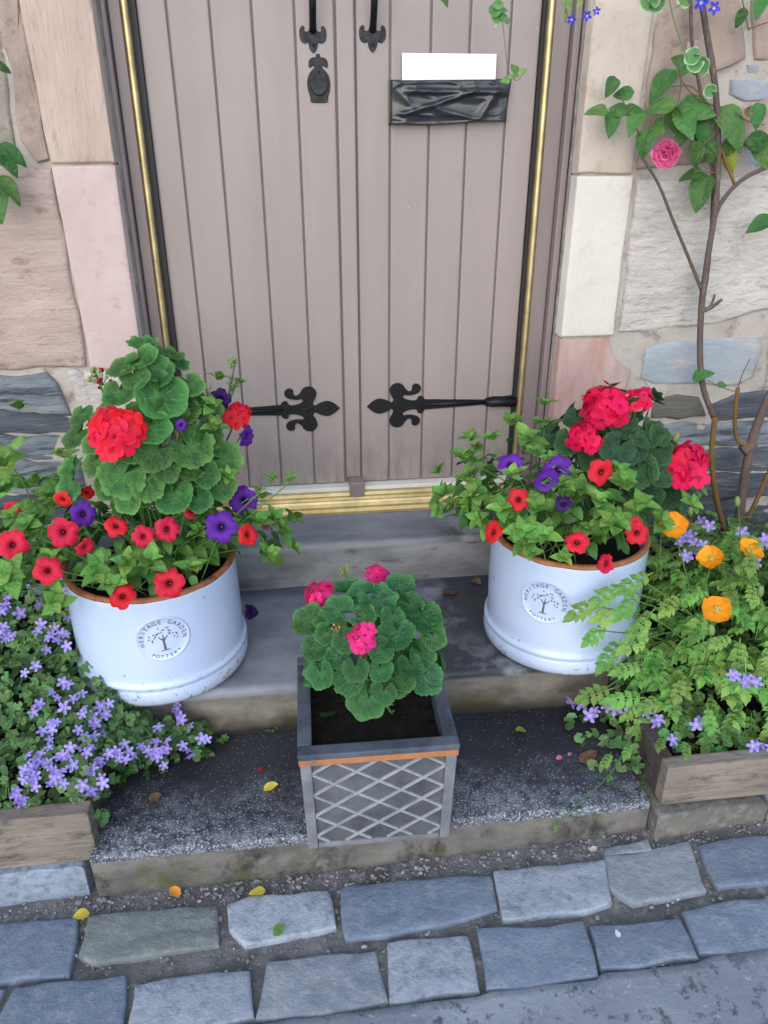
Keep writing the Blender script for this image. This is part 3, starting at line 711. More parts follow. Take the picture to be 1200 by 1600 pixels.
def hinge(tip_px, sgn, end_px):
    s = 540 / 1200
    tip = onY(*tip_px); k = m_per_px(tip) * s * 1.03
    up = [((u - 563) * k, (124 - v) * k * 1.06) for u, v in half]
    dn = [(u, -v) for u, v in reversed(up[1:])]
    L = abs(onY(*end_px).x - tip.x)
    endp = [(L * .78, .0075), (L * .80, .013), (L * .84, .0165), (L * .9, .0155), (L * .96, .0175), (L, .0165), (L, -.0165), (L * .96, -.0175), (L * .9, -.0155), (L * .84, -.0165), (L * .80, -.013), (L * .78, -.0075)]
    h = smooth2(up, 3) + endp + [(a, b) for a, b in smooth2(dn, 3)]
    # keep only the outline order: upper half, strap, lower half
    upS = []; P = [Vector((a, b)) for a, b in up]
    def cr(pts, n=3):
        Q = [pts[0] * 2 - pts[1]] + pts + [pts[-1] * 2 - pts[-2]]; out = []
        for i in range(1, len(Q) - 2):
            for j in range(n):
                t = j / n; a, b, c, d = Q[i - 1:i + 3]; out.append(.5 * ((2 * b) + (c - a) * t + (2 * a - 5 * b + 4 * c - d) * t * t + (3 * b - a - 3 * c + d) * t ** 3))
        return out + [pts[-1]]
    U = cr(P); out = [(p.x, p.y) for p in U] + endp + [(p.x, -p.y) for p in reversed(U[1:])]
    out = [(tip.x + sgn * a, tip.z + b) for a, b in out]
    v, f = extrude(out, 0.001, .0045, .0012)
    o = put('strap_hinge', v, f, 'iron', door, False)
    for u in (600, 668, 735): B().sphere((tip.x + sgn * (u - 563) * k, -.0052, tip.z), .0042, 8, 6).build('rivet', 'iron', o, True)
    bb = B()
    bb.tube([(tip.x + sgn * 190 * k, -.004, tip.z), (tip.x + sgn * L * .79, -.004, tip.z)], .0048, 8)
    bb.tube([(tip.x + sgn * L * .79, -.006, tip.z), (tip.x + sgn * L * .85, -.009, tip.z), (tip.x + sgn * L, -.010, tip.z)], [.008, .0135, .0145], 10)
    bb.build('hinge_bar', 'iron', o, True)
hinge((573, 635), 1, (806, 626)); hinge((531, 637), -1, (270, 645))
def pull(cx_px, cy_px):
    c = onY(cx_px, cy_px); k = m_per_px(c)
    pts = [(0, -21), (6, -14), (8, -6), (13, -8), (19, -4), (21, 4), (20, 12), (16, 16), (13, 14), (13, 9), (9, 8), (6, 10), (5, 14), (0, 16)]
    Q = [(c.x + a * k, c.z + b * k) for a, b in pts] + [(c.x - a * k, c.z + b * k) for a, b in reversed(pts[1:-1])]
    v, f = extrude(smooth2(Q, 2), 0.001, .004, .001); o = put('pull_handle', v, f, 'iron_worn', door)
    zb = c.z + 12 * k
    B().tube(bez([(c.x, -.004, zb - .004), (c.x, -.022, zb + .012), (c.x, -.045, zb + .05), (c.x, -.048, zb + .1), (c.x, -.045, zb + .15), (c.x, -.022, zb + .19), (c.x, -.004, zb + .204)], 6), .0085, 10).build('grip', 'iron', o, True)
    Q2 = [(x, 2 * (zb + .1) - z) for x, z in Q]; v, f = extrude(smooth2(Q2, 2), 0.001, .004, .001); put('back_plate', v, f, 'iron_worn', o)
    B().sphere((c.x, -.005, c.z - 10 * k), .004).build('screw', 'iron_worn', o, True)
pull(489, 59); pull(582, 58)
c = onY(498, 128); k = m_per_px(c)
pts = [(0, -29), (13, -28), (14, -21), (17, -12), (18, 0), (15, 10), (9, 17), (6, 19), (8, 22), (13, 19), (15, 22), (14, 29), (9, 33), (4, 33), (3, 37), (0, 38)]
v, f = extrude(smooth2([(c.x + a * k, c.z + b * k) for a, b in pts] + [(c.x - a * k, c.z + b * k) for a, b in reversed(pts[1:-1])], 2), .001, .003, .001)
esc = put('keyhole_plate', v, f, 'iron_worn', door)
v, f = extrude([(c.x + 14 * k * math.cos(a), c.z - 2 * k + 17 * k * math.sin(a)) for a in [2 * math.pi * i / 24 for i in range(24)]], -.0045, .003, .0015)
put('keyhole_cover', v, f, 'iron_worn', esc); B().sphere((c.x, -.008, c.z + 12 * k), .0035).build('rivet', 'iron_worn', esc, True)
# letterbox wrapped in black plastic
p0, p1 = onY(606, 195), onY(799, 126)
box_ = B().box(p0.x + .006, p1.x - .012, -.018, 0.0, p0.z + .008, p1.z - .006, .004).build('letterbox', 'iron', door)
V = []; F = []; NU, NV = 90, 44
for j in range(NV + 1):
    for i in range(NU + 1):
        u, v_ = i / NU, j / NV
        x = p0.x + (p1.x - p0.x) * u - .010 * u * (1 - v_); z = p0.z + (p1.z - p0.z) * v_ + .004 * u - .003 * math.sin(u * 5) * (1 - v_)
        q = Vector((x * 16 + z * 9, z * 34 - x * 5, 2)); e = min(u, 1 - u, v_, 1 - v_)
        wr = (1 - abs(noise.noise(q * .42))) ** 4 * .008 + (1 - abs(noise.noise(q * .9 + Vector((5, 1, 0))))) ** 6 * .003
        for u0, v0, du, dv in ((.12, .25, .55, .45), (.75, .1, .12, .6), (.15, .75, .8, -.06)):
            t_ = max(0, min(1, ((u - u0) * du + (v_ - v0) * dv) / (du * du + dv * dv))); dd = math.hypot(u - u0 - du * t_, (v_ - v0 - dv * t_) * .5)
            wr += .007 * math.exp(-(dd / .035) ** 2)
        y = -.020 - wr * min(1, e * 14) - (.004 if v_ < .06 else 0) if e > .012 else -.0025
        V.append((x, y, z))
for j in range(NV):
    for i in range(NU): a = j * (NU + 1) + i; F.append((a, a + 1, a + NU + 2, a + NU + 1))
put('plastic_wrap', V, F, 'tape', box_, True)
q0, q1 = onY(627, 128), onY(774, 85)
V = [(q0.x, -.0165, q0.z - .01), (q1.x, -.0165, q0.z - .01), (q1.x, -.012, q1.z), (q0.x, -.012, q1.z)]
V += [(a, b + .0015, c_) for a, b, c_ in V]
o = put('letter', V, [(0, 1, 2, 3), (7, 6, 5, 4), (0, 4, 5, 1), (1, 5, 6, 2), (2, 6, 7, 3), (3, 7, 4, 0)], 'paper'); tag(o, 'blank white paper sticking up out of the black wrapped letterbox', 'letter')
# ------------------------------------------------------------------ pots
UP = Vector((0, 0, 1))
def lathe(prof, n=72):
    V = []; F = []; P = len(prof)
    for i in range(n):
        a = 2 * math.pi * i / n
        for r, z in prof: V.append((r * math.cos(a), r * math.sin(a), z))
    for i in range(n):
        for j in range(P - 1):
            a = i * P + j; b = ((i + 1) % n) * P + j; F.append((a, b, b + 1, a + 1))
    return V, F
FONT = {}
def glyph(ch):
    if ch not in FONT:
        cu = bpy.data.curves.new('glyph', 'FONT'); cu.body = ch; cu.size = 1; cu.align_x = 'CENTER'; cu.resolution_u = 3
        o = bpy.data.objects.new('glyph', cu); COL.objects.link(o)
        dg = bpy.context.evaluated_depsgraph_get(); me = bpy.data.meshes.new_from_object(o.evaluated_get(dg))
        FONT[ch] = ([v.co.copy() for v in me.vertices], [tuple(p.vertices) for p in me.polygons])
        bpy.data.objects.remove(o); bpy.data.curves.remove(cu)
    return FONT[ch]
def soil_disc(r, seed, n=40, amp=.006):
    V = [(0, 0, .004)]; F = []
    for k in range(1, 9):
        for i in range(n):
            a = 2 * math.pi * i / n; q = r * k / 8; x, y = q * math.cos(a), q * math.sin(a)
            V.append((x, y, amp * noise.noise(Vector((x * 40, y * 40, seed))) + amp * .6 * noise.noise(Vector((x * 95, y * 95, seed)))))
    for i in range(n): F.append((0, 1 + i, 1 + (i + 1) % n))
    for k in range(7):
        for i in range(n): a = 1 + k * n; F.append((a + i, a + n + i, a + n + (i + 1) % n, a + (i + 1) % n))
    return V, F
def pot(c, rb, rr, h, emb_px, label, rot):
    t = empty('glazed_pot', c, label, 'plant pot', 'white glazed pots either side of the door'); c = Vector(c)
    prof = [(.02, .004), (rb - .012, .004), (rb - .003, .007), (rb, .014), (rb + .001, .03), (rb - .002, .042), (rb - .004, .046), (rb - .001, .049), (rb + .001, .054), (rb, .059), (rb - .004, .062), (rb - .006, .066),
            (rb - .007, .08), (rr + (rb - rr) * .25, h * .55), (rr, h - .02), (rr + .001, h - .008), (rr - .001, h - .0035), (rr - .003, h - .002)]
    v, f = lathe(prof); link('body', mesh('body', v, f, 'glaze'), t, Matrix.Translation(c))
    v, f = lathe([(rr - .0012, h - .0065), (rr + .0016, h - .005), (rr + .0012, h - .001), (rr - .003, h + .0025), (rr - .009, h + .003), (rr - .0125, h + .0005)])
    for i, q in enumerate(v):
        a = i // 6; k = noise.noise(Vector((a * .4, c.x * 9, i % 6 * .3))); v[i] = (q[0], q[1], q[2] - (.003 * max(0, k) if i % 6 < 2 else -.0008 * k))
    link('rim', mesh('rim', v, f, 'bare_rim'), t, Matrix.Translation(c))
    v, f = lathe([(rr - .0123, h + .0005), (rr - .0150, h - .004), (rr - .0165, h - .02), (rr - .0165, h - .075)]); link('inner_wall', mesh('inner_wall', v, f, 'glaze'), t, Matrix.Translation(c))
    v, f = soil_disc(rr - .0165, c.x); link('soil', mesh('soil', v, f, 'soil'), t, Matrix.Translation(c + Vector((0, 0, h - .035))))
    # emblem: raised oval with lettering pressed round a little tree, bent to the pot's wall
    d = ray(*emb_px); zr = None; best = None
    for i in range(2000):
        p = CAM + d * (.8 + i * .001)
        if (Vector((p.x, p.y)) - Vector((c.x, c.y))).length < rr + (rb - rr) * .3: best = p; break
    az0 = math.atan2(best.y - c.y, best.x - c.x); zc = best.z - c.z
    ra = rr + .003
    def wrap(u, v_, hgt):
        q = (zc + v_ - h * .55) / (h * .45); r = rr + (rb - rr) * .25 * max(0, 1 - max(0, q)) + hgt
        if q < 0: r = rr + (rb - rr) * .25 + (rb - .007 - rr - (rb - rr) * .25) * min(1, -q * h * .45 / (h * .55 - .08)) + hgt
        cr_, sr_ = math.cos(rot), math.sin(rot); u, v_ = u * cr_ - v_ * sr_, u * sr_ + v_ * cr_
        a = az0 + u / ra; return (r * math.cos(a), r * math.sin(a), zc + v_)
    EW, EH = .058, .055
    V = []; F = []; n = 56; rg = [(1.0, .0002), (.985, .0022), (.955, .0026), (.935, .0012), (.6, .0012), (.3, .0012)]
    for s, hh in rg:
        for i in range(n): a = 2 * math.pi * i / n; V.append(wrap(EW * s * math.cos(a), EH * s * math.sin(a), hh))
    V.append(wrap(0, 0, .0012))
    for k in range(len(rg) - 1):
        for i in range(n): F.append((k * n + i, k * n + (i + 1) % n, (k + 1) * n + (i + 1) % n, (k + 1) * n + i))
    k = (len(rg) - 1) * n
    for i in range(n): F.append((k + i, k + (i + 1) % n, len(V) - 1))
    em = link('emblem', mesh('emblem', V, F, 'glaze'), t, Matrix.Translation(c))
    V = []; F = []
    def text(s, rad, a0, a1, size, inward):
        for i, ch in enumerate(s):
            if ch == ' ': continue
            a = a0 + (a1 - a0) * i / (len(s) - 1); gv_, gf_ = glyph(ch); k = len(V)
            for q in gv_:
                x, y = q.x * size * .92, (q.y - .35) * size
                if inward: px_, py_ = (rad - 0) * math.cos(a) - y * math.cos(a) * -1 + x * math.sin(a), rad * math.sin(a) + y * math.sin(a) - x * math.cos(a)
                else: px_, py_ = rad * math.cos(a) - y * math.cos(a) - x * math.sin(a), rad * math.sin(a) - y * math.sin(a) + x * math.cos(a)
                V.append(wrap(px_ * EW / .058, py_ * EH / .058, .0022))
            F.extend(tuple(j + k for j in q) for q in gf_)
    text('HERITAGE GARDEN', .0455, R(190), R(-8), .0145, True)
    text('POTTERY', .0465, R(234), R(306), .0125, False)
    def blob(x, y, r1, r2, a):
        k = len(V)
        for i in range(8):
            q = 2 * math.pi * i / 8; u, v_ = r1 * math.cos(q), r2 * math.sin(q); V.append(wrap(x + u * math.cos(a) - v_ * math.sin(a), y + u * math.sin(a) + v_ * math.cos(a), .0022))
        F.append(tuple(range(k, k + 8)))
    def quad(x0, y0, x1, y1, w0, w1):
        dx, dy = x1 - x0, y1 - y0; L = math.hypot(dx, dy); nx_, ny_ = -dy / L, dx / L; k = len(V)
        for x, y, w_ in ((x0, y0, w0), (x1, y1, w1)):
            V.append(wrap(x + nx_ * w_, y + ny_ * w_, .0023)); V.append(wrap(x - nx_ * w_, y - ny_ * w_, .0023))
        F.append((k, k + 1, k + 3, k + 2))
    quad(0, -.028, 0, -.002, .0026, .0018); quad(-.009, -.0285, .009, -.0285, .001, .001); quad(0, -.004, -.010, .007, .0016, .0008); quad(0, -.004, .011, .008, .0016, .0008); quad(0, -.002, .001, .012, .0016, .0007)
    rr_ = random.Random(5)
    for i in range(26):
        a = R(-12 + 204 * i / 25); q = rr_.choice((.016, .021, .027)); blob(q * math.cos(a) * 1.1, .002 + q * math.sin(a), .0024, .0013, rr_.uniform(0, 3))
    link('lettering', mesh('lettering', V, F, 'ink', False), em, Matrix.Translation(c))
    return t
PL = (-.5091, -.5398, .2315); PR = (.4769, -.5611, .2315)
pot(PL, .2, .190, .277, (255, 998), 'white glazed pot left of the door with oval tree stamp', R(4))
pot(PR, .190, .184, .297, (851, 941), 'white glazed pot right of the door, partly behind orange poppy foliage', R(-4))

# ------------------------------------------------------------------ square lattice planter
bx0, bx1, by0, by1, bz0, bz1 = -.190, .113, -1.058, -.758, .102, .357
pl = empty('lattice_planter', ((bx0 + bx1) / 2, (by0 + by1) / 2, bz0), 'square charcoal planter box with raised diamond lattice and worn orange edge', 'planter')
tp = .006   # sides lean in a little towards the base
W_ = .027; rimh = .016
rot_pl = Matrix.Translation(((bx0 + bx1) / 2, (by0 + by1) / 2, 0)) @ Matrix.Rotation(R(-1.2), 4, 'Z') @ Matrix.Translation((-(bx0 + bx1) / 2, -(by0 + by1) / 2, 0))
def pbox(name, mt, x0, x1, y0, y1, z0, z1, bev=.003, parent=pl):
    b = B().box(x0, x1, y0, y1, z0, z1, bev)
    cx_, cy_ = (bx0 + bx1) / 2, (by0 + by1) / 2
    for v in b.v:
        k = 1 - .045 * (1 - (v.z - bz0) / (bz1 - bz0)); v.x = cx_ + (v.x - cx_) * k; v.y = cy_ + (v.y - cy_) * k
    b.v = [rot_pl @ v for v in b.v]
    return b.build(name, mt, parent)
i_ = .003
for x0, x1 in ((bx0, bx0 + W_), (bx1 - W_, bx1)):
    for y0, y1 in ((by0, by0 + W_), (by1 - W_, by1)): pbox('corner_post', 'planter_grey', x0 + i_, x1 - i_, y0 + i_, y1 - i_, bz0 + .0005, bz1 - rimh - .013)
FZ0, FZ1 = bz0 + .014, bz1 - rimh - .0135
pnl = {}
pnl['f'] = pbox('side_panel', 'planter_panel', bx0 + W_ - .004, bx1 - W_ + .004, by0 + .009, by0 + .02, bz0 + .002, FZ1 + .002)
pnl['b'] = pbox('side_panel', 'planter_panel', bx0 + W_ - .004, bx1 - W_ + .004, by1 - .02, by1 - .009, bz0 + .002, FZ1 + .002)
pnl['l'] = pbox('side_panel', 'planter_panel', bx0 + .009, bx0 + .02, by0 + W_ - .004, by1 - W_ + .004, bz0 + .002, FZ1 + .002)
pnl['r'] = pbox('side_panel', 'planter_panel', bx1 - .02, bx1 - .009, by0 + W_ - .004, by1 - W_ + .004, bz0 + .002, FZ1 + .002)
pbox('bottom_rail', 'planter_grey', bx0 + W_ - .002, bx1 - W_ + .002, by0 + .0035, by0 + .016, bz0 + .001, FZ0)
pbox('bottom_rail', 'planter_grey', bx0 + W_ - .002, bx1 - W_ + .002, by1 - .016, by1 - .0035, bz0 + .001, FZ0)
pbox('bottom_rail', 'planter_grey', bx0 + .0035, bx0 + .016, by0 + W_ - .002, by1 - W_ + .002, bz0 + .001, FZ0)
pbox('bottom_rail', 'planter_grey', bx1 - .016, bx1 - .0035, by0 + W_ - .002, by1 - W_ + .002, bz0 + .001, FZ0)
def lattice(fr, u0, u1, z0, z1, parent):
    dx, dz = .0865, .056; cu = (u0 + u1) / 2
    for sl in (1, -1):
        for k in range(-6, 7):
            # z = zm + sl*dz/dx*(u-cu) + k*dz
            zm = z0 + .045 + k * dz; m_ = sl * dz / dx
            a, b = u0, u1
            ua, ub = (z0 - zm) / m_ + cu, (z1 - zm) / m_ + cu
            a = max(u0, min(ua, ub)); b = min(u1, max(ua, ub))
            if b - a < .012: continue
            P0 = Vector((a, zm + m_ * (a - cu))); P1 = Vector((b, zm + m_ * (b - cu))); d = (P1 - P0).normalized(); nn = Vector((-d.y, d.x)) * .0028
            V = []
            for hh, s in ((-.002, 1.15), (.003 + (.0004 if sl > 0 else 0), .8)):
                for p in (P0, P1):
                    V += [fr(p.x + nn.x * s, p.y + nn.y * s, hh), fr(p.x - nn.x * s, p.y - nn.y * s, hh)]
            put('lattice_bar', V, [(4, 5, 7, 6), (0, 4, 6, 2), (1, 3, 7, 5), (0, 1, 5, 4), (2, 6, 7, 3)], 'planter_lattice', parent)
def tap(v):
    cx_, cy_ = (bx0 + bx1) / 2, (by0 + by1) / 2; k = 1 - .045 * (1 - (v.z - bz0) / (bz1 - bz0)); return rot_pl @ Vector((cx_ + (v.x - cx_) * k, cy_ + (v.y - cy_) * k, v.z))
lattice(lambda u, z, h: tap(Vector((u, by0 + .009 - h, z))), bx0 + W_ - .003, bx1 - W_ + .003, FZ0, FZ1, pnl['f'])
lattice(lambda u, z, h: tap(Vector((bx1 - .009 + h, u, z))), by0 + W_ - .003, by1 - W_ + .003, FZ0, FZ1, pnl['r'])
lattice(lambda u, z, h: tap(Vector((bx0 + .009 - h, u, z))), by0 + W_ - .003, by1 - W_ + .003, FZ0, FZ1, pnl['l'])
# orange-brown band under the rim, charcoal rim above
for a in ((bx0 + .001, bx1 - .001, by0 + .001, by0 + .012), (bx0 + .001, bx1 - .001, by1 - .012, by1 - .001), (bx0 + .001, bx0 + .012, by0 + .0125, by1 - .0125), (bx1 - .012, bx1 - .001, by0 + .0125, by1 - .0125)):
    pbox('orange_edge', 'planter_copper', *a, bz1 - rimh - .0125, bz1 - rimh + .002, .0015)
zt0 = bz1 - rimh + .0025
pbox('rim_board', 'planter_rim', bx0, bx1, by0, by0 + W_, zt0, bz1, .003); pbox('rim_board', 'planter_rim', bx0, bx1, by1 - W_, by1, zt0, bz1, .003)
pbox('rim_board', 'planter_rim', bx0, bx0 + W_, by0 + W_ + .0005, by1 - W_ - .0005, zt0, bz1 - .0005, .003); pbox('rim_board', 'planter_rim', bx1 - W_, bx1, by0 + W_ + .0005, by1 - W_ - .0005, zt0, bz1 - .0005, .003)
for a in ((bx0 + .008, bx1 - .008, by0 + W_ - .006, by0 + W_ - .001), (bx0 + .008, bx1 - .008, by1 - W_ + .001, by1 - W_ + .006), (bx0 + W_ - .006, bx0 + W_ - .001, by0 + W_, by1 - W_), (bx1 - W_ + .001, bx1 - W_ + .006, by0 + W_, by1 - W_)):
    pbox('inner_board', 'planter_rim', *a, bz1 - .08, zt0 - .0005, 0)
V = []; F = []; N = 40
for j in range(N + 1):
    for i in range(N + 1):
        x = bx0 + W_ - .004 + (bx1 - bx0 - 2 * W_ + .008) * i / N; y = by0 + W_ - .004 + (by1 - by0 - 2 * W_ + .008) * j / N; q = Vector((x, y, 3))
        V.append(rot_pl @ Vector((x, y, bz1 - .038 + .012 * noise.noise(q * 14) + .007 * noise.noise(q * 45) + .004 * noise.noise(q * 110))))
for j in range(N):
    for i in range(N): a = j * (N + 1) + i; F.append((a, a + 1, a + N + 2, a + N + 1))
put('soil', V, F, 'soil', pl, True)

# ------------------------------------------------------------------ timber beds
def board(name, x0, x1, y0, y1, z0, z1, mt, parent, seed):
    b = B().box(x0, x1, y0, y1, z0, z1, .004)
    for v in b.v: v += .0035 * Vector(noise.noise_vector(v * 4 + Vector((seed, 0, 0))))
    return b.build(name, mt, parent)
bl = empty('timber_bed', (-.95, -.7, .068), 'weathered timber raised bed full of purple bellflowers, left of the steps', 'raised bed', 'timber raised beds')
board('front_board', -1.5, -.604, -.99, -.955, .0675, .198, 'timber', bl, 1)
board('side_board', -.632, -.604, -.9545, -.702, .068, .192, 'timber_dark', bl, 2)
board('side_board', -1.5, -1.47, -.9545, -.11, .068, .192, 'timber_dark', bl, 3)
put('soil', [(-1.47, -.955, .16), (-.632, -.955, .16), (-.632, -.70, .16), (-.705, -.70, .17), (-.705, -.11, .2), (-1.47, -.11, .2)], [(0, 1, 2, 3), (0, 3, 4, 5)], 'soil', bl)
br = empty('timber_bed', (.95, -.7, .1), 'weathered timber raised bed with orange poppies, right of the steps', 'raised bed', 'timber raised beds')
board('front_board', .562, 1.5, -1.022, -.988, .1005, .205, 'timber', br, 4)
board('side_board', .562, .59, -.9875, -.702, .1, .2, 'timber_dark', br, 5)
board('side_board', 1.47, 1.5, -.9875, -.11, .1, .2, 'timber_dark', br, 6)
put('soil', [(.59, -.988, .17), (1.47, -.988, .17), (1.47, -.11, .2), (.705, -.11, .2), (.705, -.7, .17), (.59, -.7, .17)], [(0, 1, 2, 3), (0, 3, 4, 5)], 'soil', br)

# ------------------------------------------------------------------ leaf and flower meshes (shared)
CACHE = {}
def cached(key, fn):
    if key not in CACHE: CACHE[key] = fn()
    return CACHE[key]
def radial(rings, rfun, zfun, n, mat, name, center=None):
    V = [(0, 0, zfun(0, 0) if center is None else center)]; F = []
    for s in rings:
        for i in range(n):
            a = 2 * math.pi * i / n - math.pi / 2; r = rfun(a, s); V.append((r * math.cos(a), r * math.sin(a), zfun(a, s)))
    for i in range(n): F.append((0, 1 + i, 1 + (i + 1) % n))
    for k in range(len(rings) - 1):
        b = 1 + k * n
        for i in range(n): F.append((b + i, b + n + i, b + n + (i + 1) % n, b + (i + 1) % n))
    return mesh(name, V, F, mat)
def ger_leaf(mat, k):
    def make():
        rs = random.Random(k * 13 + 5); lob = rs.choice((5, 6, 7)); ph = rs.uniform(0, 6); cup = rs.uniform(.1, .3); und = rs.uniform(.05, .12)
        def rf(a, s):
            d = abs(((a + math.pi / 2 + math.pi) % (2 * math.pi)) - math.pi)   # 0 at the stalk notch
            notch = max(0, 1 - d / .42) ** 1.0
            o = 1 + .055 * math.cos(lob * a + ph) + .035 * math.cos(21 * a + ph) * s
            return s * o * (1 - .88 * notch * min(1, s * 1.3)) * (1.04 if math.sin(a) > 0 else 1)
        def zf(a, s): return cup * s * s + und * math.sin(lob * a + ph + 1.3) * s * s + .05 * math.cos(2 * a + ph) * s * s - .06 * abs(math.sin(lob * a / 2 + ph)) * s * (1 - s * .6)
        return radial((.3, .6, .85, 1.0), rf, zf, 42, mat, 'leaf')
    return cached(('ger', mat, k), make)
def ovate(mat, k, wid=.5, curl=.25, tip=.7, fold=.25, wav=.03):
    def make():
        rs = random.Random(k * 7 + 1); c = curl * rs.uniform(.4, 1.5); f_ = fold * rs.uniform(.5, 1.4); tw = rs.uniform(-.12, .12); N = 7
        V = []; F = []
        for i in range(N + 1):
            t = i / N; wd = wid * .5 * (math.sin(math.pi * min(1, t ** tip)) ** .8 if 0 < t < 1 else 0.0) + .004
            z = -c * t * t + .06 * math.sin(t * 3); bx = tw * t * t
            for q in (-1, -.55, 0, .55, 1): V.append((bx + q * wd, t, z + abs(q) * wd * f_ + wav * math.sin(t * 9 + q * 2 + k) * abs(q)))
        for i in range(N):
            for q in range(4): a = i * 5 + q; F.append((a, a + 1, a + 6, a + 5))
        return mesh('leaf', V, F, mat)
    return cached(('ov', mat, k, wid), make)
def petunia(mat, k):
    def make():
        rs = random.Random(k * 3 + 2); ph = rs.uniform(0, 6); fl = rs.uniform(.02, .24); wv = rs.uniform(.03, .07)
        prof = [(.05, -.95), (.07, -.6), (.11, -.32), (.22, -.2), (.4, -.09), (.64, -.0), (.85, .02), (1.0, -.03)]
        n = 40; V = []; F = []; mi = []
        for r, z in prof:
            for i in range(n):
                a = 2 * math.pi * i / n; g = max(0, (r - .3) / .7)
                lobe = 1 - .17 * g * (.5 + .5 * math.cos(5 * a + ph)) ** 3 + .02 * g * math.cos(11 * a + ph * 2)
                V.append((r * lobe * math.cos(a), r * lobe * math.sin(a), z + g * g * (fl * .8 * math.cos(2 * a + ph) + wv * math.cos(10 * a + ph) - fl) + .03 * g * math.cos(5 * a + ph)))
        for j in range(len(prof) - 1):
            for i in range(n): F.append((j * n + i, j * n + (i + 1) % n, (j + 1) * n + (i + 1) % n, (j + 1) * n + i)); mi.append(0)
        b = B()
        for i in range(5):
            a = 2 * math.pi * i / 5; d = Vector((math.cos(a), math.sin(a), 0)); p = d * .05 + Vector((0, 0, -.9)); q = d * .26 + Vector((0, 0, -.42)); s_ = Vector((-d.y, d.x, 0)) * .07
            b.add([p - s_, p + s_, (p + q) / 2 + s_ * 1.3 + d * .05, q, (p + q) / 2 - s_ * 1.3 + d * .05], [(0, 1, 2, 3, 4)])
        b.sphere((.02, 0, -.3), .035, 6, 4)
        k0 = len(V); V += [tuple(v) for v in b.v]; F += [tuple(q + k0 for q in f) for f in b.f]; mi += [1] * 5 + [2] * (len(b.f) - 5)
        return mesh('flower', V, F, [mat, 'stem', 'poppy_eye'], True, mi)
    return cached(('pet', mat, k), make)
def floret(mat, k):
    def make():
        rs = random.Random(k + 11); V = []; F = []
        for i in range(5):
            a = 2 * math.pi * i / 5 + rs.uniform(-.12, .12); L = rs.uniform(.9, 1.05); wd = rs.uniform(.92, 1.1); up = rs.uniform(.0, .25); k0 = len(V)
            ca, sa = math.cos(a), math.sin(a)
            for t, ww in ((.04, .05), (.3, .28), (.6, .44), (.85, .40), (1.0, .2)):
                for q in (-1, -.4, .4, 1):
                    x = t * L; y = q * ww * wd; z = .22 * t - .22 * t * t * (1 - up) + .06 * abs(q) * math.sin(t * 5 + i) + (i % 2) * .03
                    V.append((x * ca - y * sa, x * sa + y * ca, z))
            for j in range(4):
                for q in range(3): b = k0 + j * 4 + q; F.append((b, b + 1, b + 5, b + 4))
        return mesh('floret', V, F, mat)
    return cached(('flo', mat, k), make)
def star(mat, k):
    def make():
        rs = random.Random(k + 4); V = [(0, 0, -.35)]; F = []; cup = rs.uniform(.05, .35)
        n = 30; rings = (.25, .5, .75, 1.0)
        for s in rings:
            for i in range(n):
                a = 2 * math.pi * i / n; l = abs(math.cos(2.5 * a)) ** 1.1; r = s * (1 - (1 - l) * .62 * s ** 1.2); V.append((r * math.cos(a), r * math.sin(a), -.35 + .5 * s - .25 * s * s + cup * s * s * .5 - .15 * l * s ** 3))
        for i in range(n): F.append((0, 1 + i, 1 + (i + 1) % n))
        for j in range(3):
            b = 1 + j * n
            for i in range(n): F.append((b + i, b + n + i, b + n + (i + 1) % n, b + (i + 1) % n))
        return mesh('flower', V, F, mat)
    return cached(('star', mat, k), make)
def petal4(mat, k):
    """one broad cupped poppy petal along +Y"""
    def make():
        rs = random.Random(k + 2); V = []; F = []
        for j in range(7):
            t = j / 6
            for i in range(9):
                q = i / 4 - 1; ww = .78 * math.sin(min(1, t * 1.15 + .1) * 1.5) * (1 if t < .85 else .86); e = 1 - .14 * q * q * (t > .5) * t
                V.append((q * ww, t * e + .02 * math.sin(q * 7 + k), .42 * t * t + .12 * q * q * t + .05 * math.sin(q * 6 + t * 4 + k)))
        for j in range(6):
            for i in range(8): a = j * 9 + i; F.append((a, a + 1, a + 10, a + 9))
        return mesh('petal', V, F, mat)
    return cached(('p4', mat, k), make)
def pinnate(mat, k):
    def make():
        rs = random.Random(k * 5 + 3); V = []; F = []
        def leaflet(p, a, L, z):
            out = [(0, 0), (.16, .1), (.34, .2), (.30, .34), (.46, .42), (.36, .56), (.34, .68), (.16, .8), (0, 1), (-.16, .8), (-.34, .68), (-.36, .56), (-.46, .42), (-.30, .34), (-.34, .2), (-.16, .1)]
            k0 = len(V); ca, sa = math.cos(a), math.sin(a)
            for x, y in [(0, .45)] + out:
                X = x * L * .7; Y = y * L; zz = z - .25 * y * y * L + .18 * abs(x) * L + rs.uniform(-.01, .01)
                V.append((p[0] + X * ca - Y * sa, p[1] + X * sa + Y * ca, zz))
            for i in range(len(out)): F.append((k0, k0 + 1 + i, k0 + 1 + (i + 1) % len(out)))
        leaflet((0, .64), rs.uniform(-.1, .1), .36, -.06)
        for y, L in ((.14, .2), (.3, .27), (.46, .29), (.62, .26)):
            for s in (-1, 1): leaflet((0, y), s * (1.0 + rs.uniform(-.2, .2)) * (-1), L * rs.uniform(.85, 1.1), -.02 - .12 * y * y)
        k0 = len(V)
        for i in range(5): t = i / 4 * .64; V += [(-.013, t, -.15 * t * t + .004), (.013, t, -.15 * t * t + .004)]
        for i in range(4): a = k0 + 2 * i; F.append((a, a + 1, a + 3, a + 2))
        return mesh('leaf', V, F, mat)
    return cached(('pin', mat, k), make)
